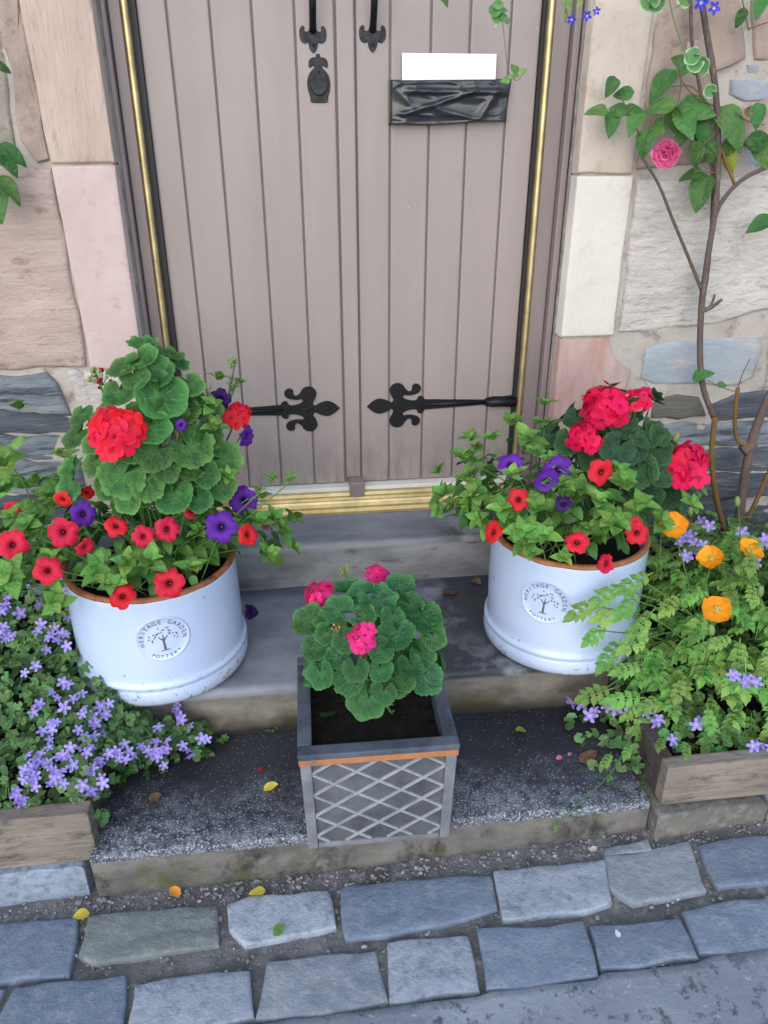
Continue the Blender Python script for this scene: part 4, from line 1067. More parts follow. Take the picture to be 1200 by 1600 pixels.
def bellleaf_shape(rs):
    out = []
    for i in range(12):
        a = 2 * math.pi * i / 12 - math.pi / 2; d = abs(((a + math.pi / 2 + math.pi) % (2 * math.pi)) - math.pi)
        r = (.25 if d < .2 else 1.0) * (1.2 if abs(a - math.pi / 2) < .2 else 1) * (.9 + .14 * (i % 2)); out.append((r * .5 * math.cos(a), .5 + r * .5 * math.sin(a), rs.uniform(-.05, .12)))
    return out

def place(name, me, p, n, t, s, parent): return link(name, me, parent, basis(p, n, t, s))
def tocam(p): return (CAM - p).normalized()
def px_leaf(x, y, rpx, c, r, plant, mat, out=0.0, up=.35, camw=.3, jit=.36, tipd=None, kind='ger'):
    p, n = ell_hit(x, y, c, r); p = snap(p + n * out, x, y)
    nn = (n * .55 + UP * up + tocam(p) * camw + rvec(jit)).normalized()
    t = (p - Vector(c)); t = Vector((t.x, t.y, t.z * .2 - .12)) + rvec(.12)
    return place('leaf', ger_leaf(mat, random.randrange(6)), p, nn, t, rpx * m_per_px(p) * 1.08, plant)
def fill_leaves(N, c, r, plant, mat, smin, smax, zmin=-.5, shell=(.55, .95)):
    k = 0; out = []
    while k < N:
        d = rvec(1)
        if not .1 < d.length < 1: continue
        d.normalize()
        if d.z < zmin: continue
        q = rnd(*shell); p = Vector(c) + Vector((d.x * r[0], d.y * r[1], d.z * r[2])) * q
        nn = (d + UP * .5 + rvec(.3)).normalized(); place('leaf', ger_leaf('yellow_leaf' if random.random() < .03 else mat, random.randrange(6)), p, nn, Vector((d.x, d.y, -.2)) + rvec(.2), rnd(smin, smax), plant); out.append(p); k += 1
    return out
def stems(plant, tips, base, mat, r0=.0022, spread=.03, sag=.0, name='stems', r1=None):
    b = B()
    for p in tips:
        b0 = Vector(base) + Vector((rnd(-spread, spread), rnd(-spread, spread), 0)); mid = b0.lerp(p, .55) + Vector((0, 0, sag)) + rvec(.012)
        b.tube(bez([b0, mid, p - (p - mid).normalized() * .002], 4), [r0] * 8 + [r1 or r0 * .8], 5, False)
    o = b.build(name, mat, plant, True); o['kind'] = 'stuff'; return o
def umbel(p, n, rad, mat, plant, N=22, fs=.5, buds=True, squash=.6):
    """dome of florets round a short knot of flower stalks"""
    n = n.normalized(); b = B()
    fl = []
    g = math.pi * (3 - 5 ** .5)
    M = n.to_track_quat('Z', 'Y').to_matrix()
    for i in range(N):
        zz = 1 - (i + .5) / N * 1.15; rr_ = math.sqrt(max(0, 1 - zz * zz)); a = g * i + rnd(-.2, .2)
        d = M @ Vector((rr_ * math.cos(a), rr_ * math.sin(a), zz)); q = p + (d - n * d.dot(n) * (1 - squash)) * rad * rnd(.72, 1.06); fl.append((q, (d * .8 + n * .3 + rvec(.45)).normalized()))
    root = p - n * rad * .55
    for q, d in fl: b.tube([root, q - d * rad * .05], rad * .03, 4, False)
    hd = b.build('flower_head', 'stem', plant, True, origin=p)
    for q, d in fl: link('floret', floret(mat, random.randrange(5)), hd, basis(q, d, rvec(1), rad * fs * rnd(.8, 1.15)))
    return hd
def bud_cluster(p, n, rad, plant, mat='bud', N=14, tipmat=None):
    b = B(); bt = B(); root = p - n * rad * .8
    for i in range(N):
        d = (n * .7 + rvec(1)).normalized(); q = p + d * rad * rnd(.55, 1)
        b.tube([root, q], rad * .045, 4, False); (bt if tipmat and i % 2 else b).sphere(q, rad * rnd(.12, .21), 6, 5)
    o = b.build('bud_cluster', mat, plant, True, origin=p)
    if tipmat: bt.build('bud', tipmat, o, True)
    return o
def sprig(p, n, plant, mat, s, N=7, kind=ovate, **kw):
    n = n.normalized(); a0 = rnd(0, 6); out = []
    side = n.orthogonal().normalized(); bi = n.cross(side)
    for i in range(N):
        a = a0 + i * 2.4; lift = rnd(.05, .25) + .7 * (i / N) ** 1.5; d = (side * math.cos(a) + bi * math.sin(a)) * (1 - lift * .5) + n * lift
        sc = s * (1.05 - .55 * i / N) * rnd(.85, 1.15); place('leaf', ovate(mat, random.randrange(5), **kw), p + n * (i * s * .07), (n - d * .6 + rvec(.15)), d, sc, plant)

# ------------------------------------------------------------------ left pot: geranium and petunias
GLc, GLr = (-.475, -.47, .63), (.195, .19, .345)
gL = empty('geranium_plant', (PL[0], PL[1], .475), 'coral red geranium with big scalloped leaves in the left white pot', 'flower', 'geraniums in pots')
LL = [(224, 538, 22), (222, 560, 25), (242, 574, 22), (262, 556, 24), (278, 566, 17), (196, 574, 26), (188, 616, 25), (212, 590, 22), (244, 586, 27), (252, 620, 38), (266, 646, 28), (296, 602, 22), (302, 622, 20), (224, 655, 28), (288, 645, 24), (296, 698, 34), (348, 718, 28), (296, 734, 21), (240, 706, 29), (256, 730, 24), (192, 742, 34), (152, 722, 24), (114, 728, 22), (112, 752, 33), (122, 682, 24), (272, 774, 29), (344, 760, 23), (172, 760, 22), (224, 722, 27), (240, 670, 27), (326, 676, 24), (205, 700, 26), (150, 690, 22), (330, 640, 18), (320, 740, 22), (230, 760, 24), (130, 650, 20), (200, 780, 22), (310, 780, 20), (165, 655, 20)]
tips = []
for x, y, r in LL: tips.append(px_leaf(x, y, r, GLc, GLr, gL, 'ger_leaf', rnd(-.02, .012)).matrix_local.translation + gL.location)
tips += fill_leaves(44, GLc, GLr, gL, 'ger_leaf', .02, .042, -.7, (.45, .86))
def head(x, y, rpx, c, r, plant, mat, N=22, out=.02, tilt=.5, fs=.5):
    p, n = ell_hit(x, y, c, r); p = snap(p + n * out, x, y); nn = (UP * .5 + tocam(p) * tilt + n * .3).normalized(); umbel(p, nn, rpx * m_per_px(p) * .84, mat, plant, N, fs); return p - nn * rpx * m_per_px(p) * .5
tips.append(head(182, 676, 44, GLc, GLr, gL, 'ger_coral', 24, .03, .6))
tips.append(head(371, 650, 23, GLc, GLr, gL, 'ger_coral', 12, .02, .6, .62))
for x, y, r, tm in ((155, 588, 19, 'ger_coral'), (362, 568, 11, None), (187, 704, 11, None), (364, 602, 12, None)):
    p, n = ell_hit(x, y, GLc, GLr); bud_cluster(snap(p + n * .02, x, y), (UP + n * .3).normalized(), r * m_per_px(p), gL, 'bud', 16, tm); tips.append(p + n * .01)
stems(gL, tips, (PL[0] + .03, PL[1] + .05, .475), 'stem', .0024, .05)
PLc, PLr = (-.535, -.52, .53), (.36, .27, .15)
pr_ = empty('petunia_plant', (PL[0] - .04, PL[1] - .05, .475), 'red petunias spilling over the rim of the left white pot', 'flower', 'red petunias in the white pots')
pp_ = empty('petunia_plant', (PL[0] + .1, PL[1] - .05, .475), 'purple petunias among the foliage of the left white pot', 'flower', 'purple petunias in the white pots')
def pet(x, y, rpx, mat, plant, c, r, out=.015, side=(0, 0), camw=.75):
    p, n = ell_hit(x, y, c, r); p = snap(p + n * out, x, y)
    nn = (tocam(p) * camw + n * .3 + CR * side[0] + UP * side[1] + rvec(.38)).normalized(); place('flower', petunia(mat, random.randrange(5)), p, nn, rvec(1), rpx * m_per_px(p) * rnd(.95, 1.12), plant); return p - nn * .02
tr = []; tpp = []
for x, y, r, sx, sy in ((18, 851, 23, .1, -.1), (97, 833, 23, 0, 0), (74, 891, 21, .3, -.1), (182, 820, 19, .2, 0), (224, 838, 18, 0, -.2), (262, 827, 21, .3, 0), (301, 797, 15, .9, .2), (190, 930, 21, 0, .1), (264, 911, 23, 0, 0), (389, 835, 17, .4, 0), (134, 856, 16, 0, -.7), (18, 797, 15, -.5, -.4), (97, 782, 15, -.2, -.8), (136, 768, 12, 0, .6)):
    tr.append(pet(x, y, r, 'pet_red', pr_, PLc, PLr, .02, (sx, sy)))
for x, y, r, mt, cc, rr_ in ((130, 803, 21, 'pet_purple', PLc, PLr), (345, 823, 25, 'pet_purple', PLc, PLr), (380, 783, 22, 'pet_purple', PLc, PLr), (344, 625, 19, 'pet_dark', GLc, GLr), (388, 682, 19, 'pet_purple', GLc, GLr), (283, 664, 9, 'pet_purple', GLc, GLr)):
    tpp.append(pet(x, y, r, mt, pp_, cc, rr_, .025, (.5 if x == 388 else 0, 0)))
def clear_rim(p):
    for P_, rr_ in ((PL, .190), (PR, .184)):
        v = Vector((p.x - P_[0], p.y - P_[1]))
        if v.length < .45 and v.y < -.35 * abs(v.x) and v.length > rr_ - .022 and p.x > P_[0] - .15: return False
    return True
def skirt(N, c, r, plant, mat, smin, smax, zlo=-.35, zhi=.75, tip=None, leaves=6, front=-.3):
    k = 0; pts = []
    while k < N:
        d = rvec(1)
        if not .1 < d.length < 1: continue
        d.normalize()
        if d.z < zlo or d.z > zhi or d.dot(tocam(Vector(c))) < front: continue
        q = rnd(.72, 1.02); p = Vector(c) + Vector((d.x * r[0], d.y * r[1], d.z * r[2])) * q
        if not clear_rim(p): continue
        n = Vector((d.x / r[0], d.y / r[1], d.z / r[2])).normalized()
        sprig(p, (n * .6 + UP * .45 + rvec(.3)), plant, mat, rnd(smin, smax), leaves, wid=.66); pts.append(p); k += 1
    return pts
tr += skirt(44, PLc, PLr, pr_, 'pet_leaf', .03, .046, -.12, .8)
for x, y, s in ((30, 640, .04), (10, 730, .05), (60, 760, .05), (100, 750, .04), (20, 900, .05), (150, 890, .04), (175, 915, .035), (300, 890, .04), (200, 880, .045), (10, 770, .05), (95, 710, .03), (235, 880, .045)):
    p, n = ell_hit(x, y, PLc, PLr); sprig(p + n * .0, (n * .5 + UP * .5 + rvec(.2)), pr_, 'pet_leaf', s, 6, wid=.66); tr.append(p)
for x, y, s in ((320, 640, .035), (325, 672, .04), (330, 600, .03), (362, 605, .025), (345, 745, .035)):
    p, n = ell_hit(x, y, GLc, GLr); sprig(p + n * .015, (n * .5 + UP * .6), pp_, 'pet_leaf', s, 6, wid=.6); tpp.append(p)
for x, y in ((400, 770), (425, 752), (455, 752), (410, 780)):
    p = onY(x, y, -.55); sprig(p, UP + rvec(.3), pp_, 'pet_leaf', .03, 5, wid=.5); tpp.append(p)
def mass(plant, c, r, N, s0, s1, mat, q0=.35, q1=.92, zlo=-.5, zhi=.6):
    b = B(); k = 0
    while k < N:
        d = rvec(1)
        if not .1 < d.length < 1: continue
        d.normalize()
        if not zlo < d.z < zhi: continue
        p = Vector(c) + Vector((d.x * r[0], d.y * r[1], d.z * r[2])) * rnd(q0, q1)
        if not clear_rim(p): continue
        me = ovate('pet_mass', random.randrange(5), wid=.62)
        m = basis(p, d * .4 + UP * .7 + rvec(.5), Vector((d.x, d.y, -.1)) + rvec(.8), rnd(s0, s1)); b.add([m @ v.co for v in me.vertices], [tuple(f.vertices) for f in me.polygons]); k += 1
    o = b.build('foliage', mat, plant, True); o['kind'] = 'stuff'
mass(pr_, PLc, (.34, .22, .15), 420, .028, .046, 'pet_mass', .4, .95, -.12, .7)
stems(pr_, tr[::3], (PL[0] - .03, PL[1] - .04, .475), 'stem', .0016, .09, .02); stems(pp_, tpp, (PL[0] + .08, PL[1] - .05, .475), 'stem', .0016, .04, .02)

# ------------------------------------------------------------------ right pot
GRc, GRr = (.60, -.47, .70), (.19, .18, .21)
gR = empty('geranium_plant', (PR[0] + .05, PR[1] + .04, .495), 'crimson geranium with dark leaves at the back of the right white pot', 'flower', 'geraniums in pots')
tips = []
for x, y, r in [(1010, 678, 26), (1025, 705, 24), (1000, 735, 26), (965, 700, 26), (1030, 740, 22), (985, 700, 26), (1010, 775, 24), (1040, 775, 22), (975, 665, 22), (930, 715, 24), (890, 690, 22), (860, 680, 20), (1000, 800, 22), (1045, 800, 22), (985, 780, 22), (900, 655, 18), (1060, 760, 20), (1030, 680, 18), (1045, 825, 20)]:
    tips.append(px_leaf(x, y, r, GRc, GRr, gR, 'ger_leaf_dark', rnd(-.02, .012)).matrix_local.translation + gR.location)
tips += fill_leaves(46, GRc, GRr, gR, 'ger_leaf_dark', .024, .036, -.8, (.4, .86))
for x, y, r, N in ((948, 632, 39, 24), (999, 623, 22, 12), (915, 682, 28, 16), (1072, 726, 38, 24)): tips.append(head(x, y, r, GRc, GRr, gR, 'ger_crimson', N, .03, .6))
stems(gR, tips, (PR[0] + .06, PR[1] + .05, .495), 'stem', .0024, .05)
PRc, PRr = (.46, -.53, .60), (.31, .26, .19)
qr_ = empty('petunia_plant', (PR[0] - .02, PR[1] - .05, .495), 'red petunias with bright leafy shoots in the right white pot', 'flower', 'red petunias in the white pots')
qp_ = empty('petunia_plant', (PR[0] - .1, PR[1] - .02, .495), 'purple petunias among the foliage of the right white pot', 'flower', 'purple petunias in the white pots')
tr = []; tpp = []
for x, y, r, sx, sy in ((942, 739, 23, 0, 0), (810, 780, 17, .1, .5), (768, 831, 18, -.3, 0), (902, 846, 20, -.1, 0), (944, 880, 17, -.7, 0), (996, 834, 18, 0, -.5), (995, 818, 12, 0, .4)): tr.append(pet(x, y, r, 'pet_red', qr_, PRc, PRr, .02, (sx, sy)))
for x, y, r, mt in ((798, 725, 20, 'pet_purple'), (852, 748, 22, 'pet_purple'), (872, 732, 22, 'pet_purple'), (880, 786, 13, 'pet_dark')): tpp.append(pet(x, y, r, mt, qp_, PRc, PRr, .02, (-.5 if x == 852 else .2, 0)))
tr += skirt(34, PRc, PRr, qr_, 'pet_leaf', .03, .044, -.25, .75)
for x, y, s in ((735, 690, .035), (730, 720, .045), (735, 750, .045), (745, 775, .05), (770, 690, .035), (800, 665, .04), (850, 635, .035), (850, 670, .045), (820, 690, .045), (790, 800, .05), (815, 830, .05), (840, 800, .05), (880, 765, .04), (860, 720, .03), (975, 760, .045), (960, 820, .05), (1000, 790, .04), (880, 872, .03), (830, 850, .035), (1030, 820, .045), (1075, 790, .04), (930, 790, .045), (850, 840, .045)):
    p, n = ell_hit(x, y, PRc, PRr); sprig(p, (n * .45 + UP * .55 + rvec(.2)), qr_, 'pet_leaf', s, 6, wid=.66); tr.append(p)
for x, y, s in ((800, 745, .035), (870, 760, .035), (890, 745, .035), (835, 710, .03)):
    p, n = ell_hit(x, y, PRc, PRr); sprig(p, (n * .45 + UP * .55), qp_, 'pet_leaf', s, 6, wid=.66); tpp.append(p)
mass(qr_, PRc, (.29, .21, .19), 380, .028, .044, 'pet_mass', .4, .93, -.25, .55)
stems(qr_, tr[::3], (PR[0] - .02, PR[1] - .04, .495), 'stem', .0016, .09, .02); stems(qp_, tpp, (PR[0] - .08, PR[1] - .02, .495), 'stem', .0016, .04, .02)

# ------------------------------------------------------------------ planter geranium
GBc, GBr = (-.028, -.875, .425), (.165, .15, .165)
gB = empty('geranium_plant', (-.03, -.88, .322), 'hot pink geranium growing in the square lattice planter', 'flower', 'geraniums in pots')
tips = []
for x, y, r in [(484, 970, 26), (512, 968, 22), (495, 1012, 22), (502, 1052, 23), (526, 1028, 18), (546, 1062, 24), (556, 1045, 20), (573, 1092, 29), (596, 1048, 19), (622, 1062, 25), (664, 1058, 27), (657, 1022, 24), (620, 992, 28), (613, 964, 18), (659, 964, 30), (624, 922, 25), (588, 938, 30), (566, 930, 22), (546, 924, 24), (567, 964, 20), (596, 1016, 20), (530, 955, 24), (575, 1000, 20), (540, 1000, 20), (640, 1040, 20), (510, 990, 18), (640, 945, 20), (676, 995, 20), (600, 1080, 20)]:
    tips.append(px_leaf(x, y, r, GBc, GBr, gB, 'ger_leaf_gloss', rnd(-.012, .012), .3, .3).matrix_local.translation + gB.location)
tips += fill_leaves(24, GBc, GBr, gB, 'ger_leaf_gloss', .022, .034, -.3, (.4, .8))
for x, y, r, N in ((499, 931, 27, 13), (588, 898, 20, 9), (566, 998, 25, 13)): tips.append(head(x, y, r, GBc, GBr, gB, 'ger_pink', N, .05, .6, .6))
for x, y, r, tm in ((527, 983, 12, 'ger_coral'), (539, 892, 11, None), (568, 1018, 10, 'ger_coral')):
    p, n = ell_hit(x, y, GBc, GBr); bud_cluster(snap(p + n * .015, x, y), (UP + n * .4).normalized(), r * m_per_px(p), gB, 'bud', 12, tm); tips.append(p)
stems(gB, tips, (-.03, -.88, .322), 'stem', .0024, .04)

# ------------------------------------------------------------------ left bed bellflowers
def hL(x, y):
    z = .235 + .17 * max(0, min(1, (y + .95) / .55)) + .03 * noise.noise(Vector((x * 7, y * 7, 1))) + .02 * noise.noise(Vector((x * 17, y * 17, 1)))
    if x > -.63: z -= (x + .63) * .62 + .012
    if y < -.93: z -= (-.93 - y) * 1.0
    return z
def inL(x, y):
    if (x + .509) ** 2 + (y + .54) ** 2 < .197 ** 2 and hL(x, y) < .55: return False
    if x < -.6: return x > -1.3 and -.957 < y < -.14
    k = (x + .6) / .2
    return x < -.40 and -.86 + .11 * k + .03 * noise.noise(Vector((x * 20, 0, 4))) < y < -.70
def hit_h(x, y, fn):
    d = ray(x, y); 
    for i in range(1200):
        p = CAM + d * (.9 + i * .002)
        if p.z < fn(p.x, p.y): return p
    return None
fo = B(); rs = random.Random(3)
belL = empty('bellflower_plant', (-.85, -.6, .19), 'mass of lavender bellflowers filling the left timber bed', 'flower', 'bellflowers in the beds')
SH = [bellleaf_shape(rs) for _ in range(6)]
def scatter_leaves(b, N, area, h, inside, s0, s1, deep=.1):
    k = 0
    while k < N:
        x, y = rs.uniform(area[0], area[1]), rs.uniform(area[2], area[3])
        if not inside(x, y): continue
        dpt = rs.random() ** 2 * deep; p = Vector((x, y, h(x, y) - dpt))
        e = .03; n = Vector((-(h(x + e, y) - h(x - e, y)) / (2 * e), -(h(x, y + e) - h(x, y - e)) / (2 * e), 1)).normalized()
        n = (n + Vector((rs.uniform(-.6, .6), rs.uniform(-.8, .4), 0))).normalized(); t = Vector((rs.uniform(-1, 1), rs.uniform(-1, 1), -.2))
        m = basis(p, n, t, rs.uniform(s0, s1)); sh = rs.choice(SH); b.add([m @ Vector((0, .45, .0))] + [m @ Vector(v) for v in sh], [(0, 1 + i, 1 + (i + 1) % 12) for i in range(12)]); k += 1
scatter_leaves(fo, 4200, (-1.3, -.36, -1.0, -.14), hL, inL, .014, .03)
scatter_leaves(fo, 520, (-.63, -.36, -1.0, -.69), hL, inL, .012, .024, .06)
o = fo.build('foliage', 'bell_leaf', belL, False); o['kind'] = 'stuff'
# trailing stems through the mat
sb = B()
for i in range(120):
    x, y = rnd(-1.1, -.42), rnd(-.98, -.4)
    if not inL(x, y): continue
    z = hL(x, y); a = rnd(0, 6); L = rnd(.04, .09); d = Vector((math.cos(a), math.sin(a), 0))
    p0 = Vector((x, y, z - .02)); sb.tube(bez([p0, p0 + d * L * .5 + Vector((0, 0, .03)), p0 + d * L + Vector((0, 0, .012))], 4), .0009, 4, False)
o = sb.build('stems', 'stem', belL, True); o['kind'] = 'stuff'
BF = [(30, 914), (47, 918), (82, 916), (100, 930), (10, 950), (34, 963), (64, 950), (82, 956), (110, 970), (8, 984), (14, 1000), (84, 996), (94, 1004), (106, 996), (108, 1014), (68, 980), (40, 1056), (100, 1070), (110, 1074), (84, 1086), (66, 1104), (116, 1096), (103, 1110), (92, 1132), (84, 1136), (70, 1146), (125, 1144), (146, 1124), (152, 1134), (150, 1154), (160, 1108), (114, 1172), (64, 1182), (80, 1200), (90, 1208), (96, 1218), (82, 1228), (46, 1212), (40, 1222), (30, 1246), (40, 1252), (22, 1242), (56, 1224), (148, 1206), (162, 1228), (146, 1238), (132, 1230), (172, 1182), (182, 1178), (196, 1166), (204, 1178), (200, 1190), (232, 1176), (246, 1186), (238, 1182), (262, 1160), (248, 1140), (280, 1116), (285, 1130), (284, 1124), (316, 1158), (312, 1100), (320, 1098), (288, 1168), (96, 1188), (140, 1180), (116, 1200), (6, 960), (16, 992), (36, 1256), (88, 1220), (60, 1190)]
def bell(x, y, plant, h, mt='bell', rp=9.8):
    p = hit_h(x, y, h)
    if p is None: return
    p = p + Vector((rnd(-.002, .002), -.008, .014)); n = (tocam(p) * .55 + UP * .35 + rvec(.55)).normalized(); place('flower', star(mt, random.randrange(5)), p, n, rvec(1), rp * m_per_px(p) * rnd(.85, 1.2), plant)
for x, y in BF:
    bell(x, y, belL, hL)
    for _ in range(random.choice((0, 1, 2))): bell(x + rnd(-18, 18), y + rnd(-16, 16), belL, hL, 'bell', 8.8)
for i in range(60):
    x, y = rnd(-1.28, -.9), rnd(-.95, -.2)
    if inL(x, y): place('flower', star('bell', random.randrange(5)), Vector((x, y, hL(x, y) + .014)), (UP + rvec(.6)), rvec(1), rnd(.013, .018), belL)

# ------------------------------------------------------------------ right bed: bellflowers below, poppies above
def hR(x, y):
    z = .225 + .1 * max(0, min(1, (y + .95) / .5)) + .025 * noise.noise(Vector((x * 7, y * 7, 5)))
    if x < .62: z -= (.62 - x) * .75 + .01
    if y < -.96: z -= (-.96 - y)
    return z
def inR(x, y):
    if (x - .477) ** 2 + (y + .561) ** 2 < .19 ** 2: return False
    if x > .6: return x < 1.35 and -.975 < y < -.14 and not (x < .7 and y > -.7)
    return x > .43 and -.96 < y < -.705
belR = empty('bellflower_plant', (.85, -.7, .18), 'small lavender bellflowers under the poppies in the right timber bed', 'flower', 'bellflowers in the beds')
fo = B(); scatter_leaves(fo, 1900, (.43, 1.35, -1.02, -.14), hR, inR, .014, .03); o = fo.build('foliage', 'bell_leaf', belR); o['kind'] = 'stuff'
MRc, MRr = (.90, -.66, .16), (.40, .35, .37)
def hM(x, y):
    k = 1 - ((x - MRc[0]) / MRr[0]) ** 2 - ((y - MRc[1]) / MRr[1]) ** 2
    return max(hR(x, y) if inR(x, y) else .02, MRc[2] + MRr[2] * math.sqrt(k) if k > 0 else 0)
for x, y in [(905, 1104), (926, 1114), (944, 1108), (958, 1110), (975, 1106), (980, 1110), (1008, 1118), (1010, 1110), (1022, 1132), (1026, 1128), (1048, 1160), (1085, 1137), (1090, 1130), (1172, 1170), (1180, 1166), (1198, 1172), (890, 1100), (918, 1122)]: bell(x, y, belR, hR, 'bell', 11)
for x, y in [(1095, 815), (1085, 850), (1100, 858), (1160, 832), (1190, 850), (1196, 842), (1150, 1056), (1168, 1062), (1182, 1066), (1072, 868), (1180, 880), (1108, 822), (1080, 838), (1066, 842)]:
    p, n = ell_hit(x, y, MRc, MRr); p = snap(p + n * .02, x, y); place('flower', star('bell', random.randrange(5)), p, (tocam(p) + rvec(.5)), rvec(1), 11 * m_per_px(p), belR)
    if random.random() < .7: place('flower', star('bell', random.randrange(5)), p + rvec(.014), (tocam(p) + rvec(.5)), rvec(1), 10 * m_per_px(p), belR)
pop = empty('poppy_plant', (.88, -.68, .18), 'orange poppies above ferny green foliage in the right timber bed', 'flower')
k = 0; tips = []
while k < 285:
    d = rvec(1)
    if not .1 < d.length < 1: continue
    d.normalize()
    if d.z < -.05 or d.y > .7: continue
    p = Vector(MRc) + Vector((d.x * MRr[0], d.y * MRr[1], d.z * MRr[2])) * rnd(.74, 1.05)
    if (p.x - PR[0]) ** 2 + (p.y - PR[1]) ** 2 < .21 ** 2: continue
    if p.y < -.98 and p.z < .24: continue
    n = (d * .5 + UP * .5 + rvec(.35)); t = Vector((d.x, d.y, -.25)) + rvec(.5)
    place('leaf', pinnate('yellow_leaf' if random.random() < .035 else 'poppy_leaf', random.randrange(6)), p - t.normalized() * .03, n, t, rnd(.06, .1), pop); k += 1
    if k % 5 == 0: tips.append(p)
fm = B(); k = 0
while k < 420:
    d = rvec(1)
    if not .1 < d.length < 1: continue
    d.normalize()
    if d.z < -.1 or d.y > .8: continue
    p = Vector(MRc) + Vector((d.x * MRr[0], d.y * MRr[1], d.z * MRr[2])) * rnd(.62, .98)
    if (p.x - PR[0]) ** 2 + (p.y - PR[1]) ** 2 < .21 ** 2 or (p.y < -.96 and p.z < .26) or p.x < .62: continue
    me = pinnate('poppy_mass', random.randrange(6)); m = basis(p, d * .4 + UP * .6 + rvec(.4), Vector((d.x, d.y, -.1)) + rvec(.6), rnd(.07, .11)); fm.add([m @ v.co for v in me.vertices], [tuple(f.vertices) for f in me.polygons]); k += 1
o = fm.build('foliage', 'poppy_mass', pop, False); o['kind'] = 'stuff'
for x, y in ((960, 915), (985, 935), (965, 960), (935, 985), (960, 1010), (985, 1045), (1000, 905), (940, 1080), (990, 1090), (920, 945), (1010, 960), (1000, 1000)):
    p = onY(x, y, -.80 if x < 975 else -.84); n = (UP * .5 + tocam(p) * .6 + rvec(.3)); t = Vector((-1, -.4, -.25)) + rvec(.4); place('leaf', pinnate('poppy_leaf', random.randrange(6)), p - t.normalized() * .03, n, t, rnd(.08, .11), pop)
    tips.append(p)
def poppy(x, y, rpx, Y, dirn=(0, 0)):
    p = onY(x, y, Y); nn = (tocam(p) * .8 + UP * .25 + CR * dirn[0] + UP * dirn[1]).normalized(); s = rpx * m_per_px(p) * .9
    b = B(); side = nn.orthogonal().normalized(); bi = nn.cross(side)
    for i in range(16):
        a = 2 * math.pi * i / 16; q = side * math.cos(a) + bi * math.sin(a); b.tube([p + nn * .004, p + nn * s * .22 + q * s * .26], s * .035, 4); b.sphere(p + nn * s * .24 + q * s * .27, s * .05, 5, 4)
    b.sphere(p + nn * s * .2, s * .12, 8, 6)
    fl = b.build('flower', 'poppy_eye', pop, True, origin=p); a0 = rnd(0, 6)
    for i in range(4):
        a = a0 + i * math.pi / 2 + rnd(-.12, .12); t = side * math.cos(a) + bi * math.sin(a); link('petal', petal4('poppy', i), fl, basis(p + nn * (.001 + .0012 * (i % 2)), nn, t, s * rnd(.95, 1.08)))
    tips.append(p - nn * .003)
poppy(1052, 823, 22, -.77); poppy(1112, 874, 20, -.78, (-.5, .5)); poppy(1169, 862, 20, -.72, (.6, .5)); poppy(1120, 953, 23, -.90)
stems(pop, tips, (.86, -.66, .18), 'stem', .0016, .1, .03)
for x, y, x1, y1 in ((1053, 690, 1030, 880), (1152, 790, 1160, 900), (1078, 805, 1095, 880), (1112, 990, 1100, 1040), (1187, 930, 1180, 1000)):
    p, n = ell_hit(x, y, MRc, MRr); p1, n1 = ell_hit(x1, y1, MRc, MRr); p = snap(p + n * .06, x, y)
    B().tube(bez([p1, p1.lerp(p, .6) + n * .03, p], 5), .0013, 5).build('bud_stalk', 'stem', pop, True)
    m = basis(p, (UP + rvec(.3)), rvec(1), 1); b = B().sphere((0, 0, 0), .0075, 8, 8); b.v = [m @ Vector((v.x, v.y, v.z * 2.0 + .01)) for v in b.v]; b.build('bud', 'bud', pop, True)
# long runner over the bottom step
r0 = onZ(1005, 1110, .26); pts = [r0, onZ(960, 1200, .16), onZ(905, 1255, .14), onZ(868, 1290, .12)]
rn = B().tube(bez(pts, 6), .0014, 5).build('runner', 'stem', pop, True)
for x, y, zz, s in ((868, 1288, .125, .02), (955, 1175, .19, .06), (985, 1160, .2, .05), (955, 1210, .16, .03), (1035, 1150, .24, .055), (1075, 1160, .25, .05)):
    p = onZ(x, y, zz); place('leaf', pinnate('poppy_leaf', random.randrange(6)), p, UP + rvec(.4), Vector((-.6, -.8, -.2)) + rvec(.3), s, pop)

# ------------------------------------------------------------------ climbing rose on the right, climber on the left
RY = -.165
def stem_px(b, pts, rad, Y=RY, n=7, k=6):
    q = [onY(x, y, Y + (pp[0] if pp else 0)) for x, y, *pp in pts]; c = bez(q, k); N = len(c)
    rr_ = [rad[0] + (rad[1] - rad[0]) * i / (N - 1) for i in range(N)]
    rr_ = [r * (1 + .12 * noise.noise(Vector((i * .7, rad[0] * 900, 3)))) for i, r in enumerate(rr_)]; b.tube(c, rr_, n)
rose = empty('climbing_rose', (onY(1150, 800, RY).x, RY, .2), 'climbing rose with bare woody stems and one pink bloom on the right wall', 'climbing plant')
b = B(); stem_px(b, [(1117, 655), (1100, 610), (1094, 560), (1096, 480), (1106, 400), (1118, 320), (1122, 230), (1118, 140), (1104, 50), (1094, -20), (1085, -120), (1080, -260, .05)], (.0085, .007)); b.build('stem', 'bark', rose, True)
b = B(); stem_px(b, [(1098, 470), (1106, 420), (1113, 330), (1112, 250), (1098, 160), (1082, 70), (1078, -20), (1070, -150), (1062, -260, .05)], (.0055, .0035), RY + .018); b.build('stem', 'bark', rose, True)
b = B(); stem_px(b, [(1097, 455), (1075, 400), (1052, 345), (1030, 290), (1004, 246)], (.0048, .0032)); b.build('stem', 'bark', rose, True)
b = B(); stem_px(b, [(1116, 340), (1130, 312), (1158, 282), (1200, 260), (1260, 235)], (.0055, .005)); b.build('stem', 'bark', rose, True)
b = B(); stem_px(b, [(1148, 288), (1138, 262), (1128, 235), (1122, 215)], (.0045, .003)); b.build('stem', 'bark_gold', rose, True)
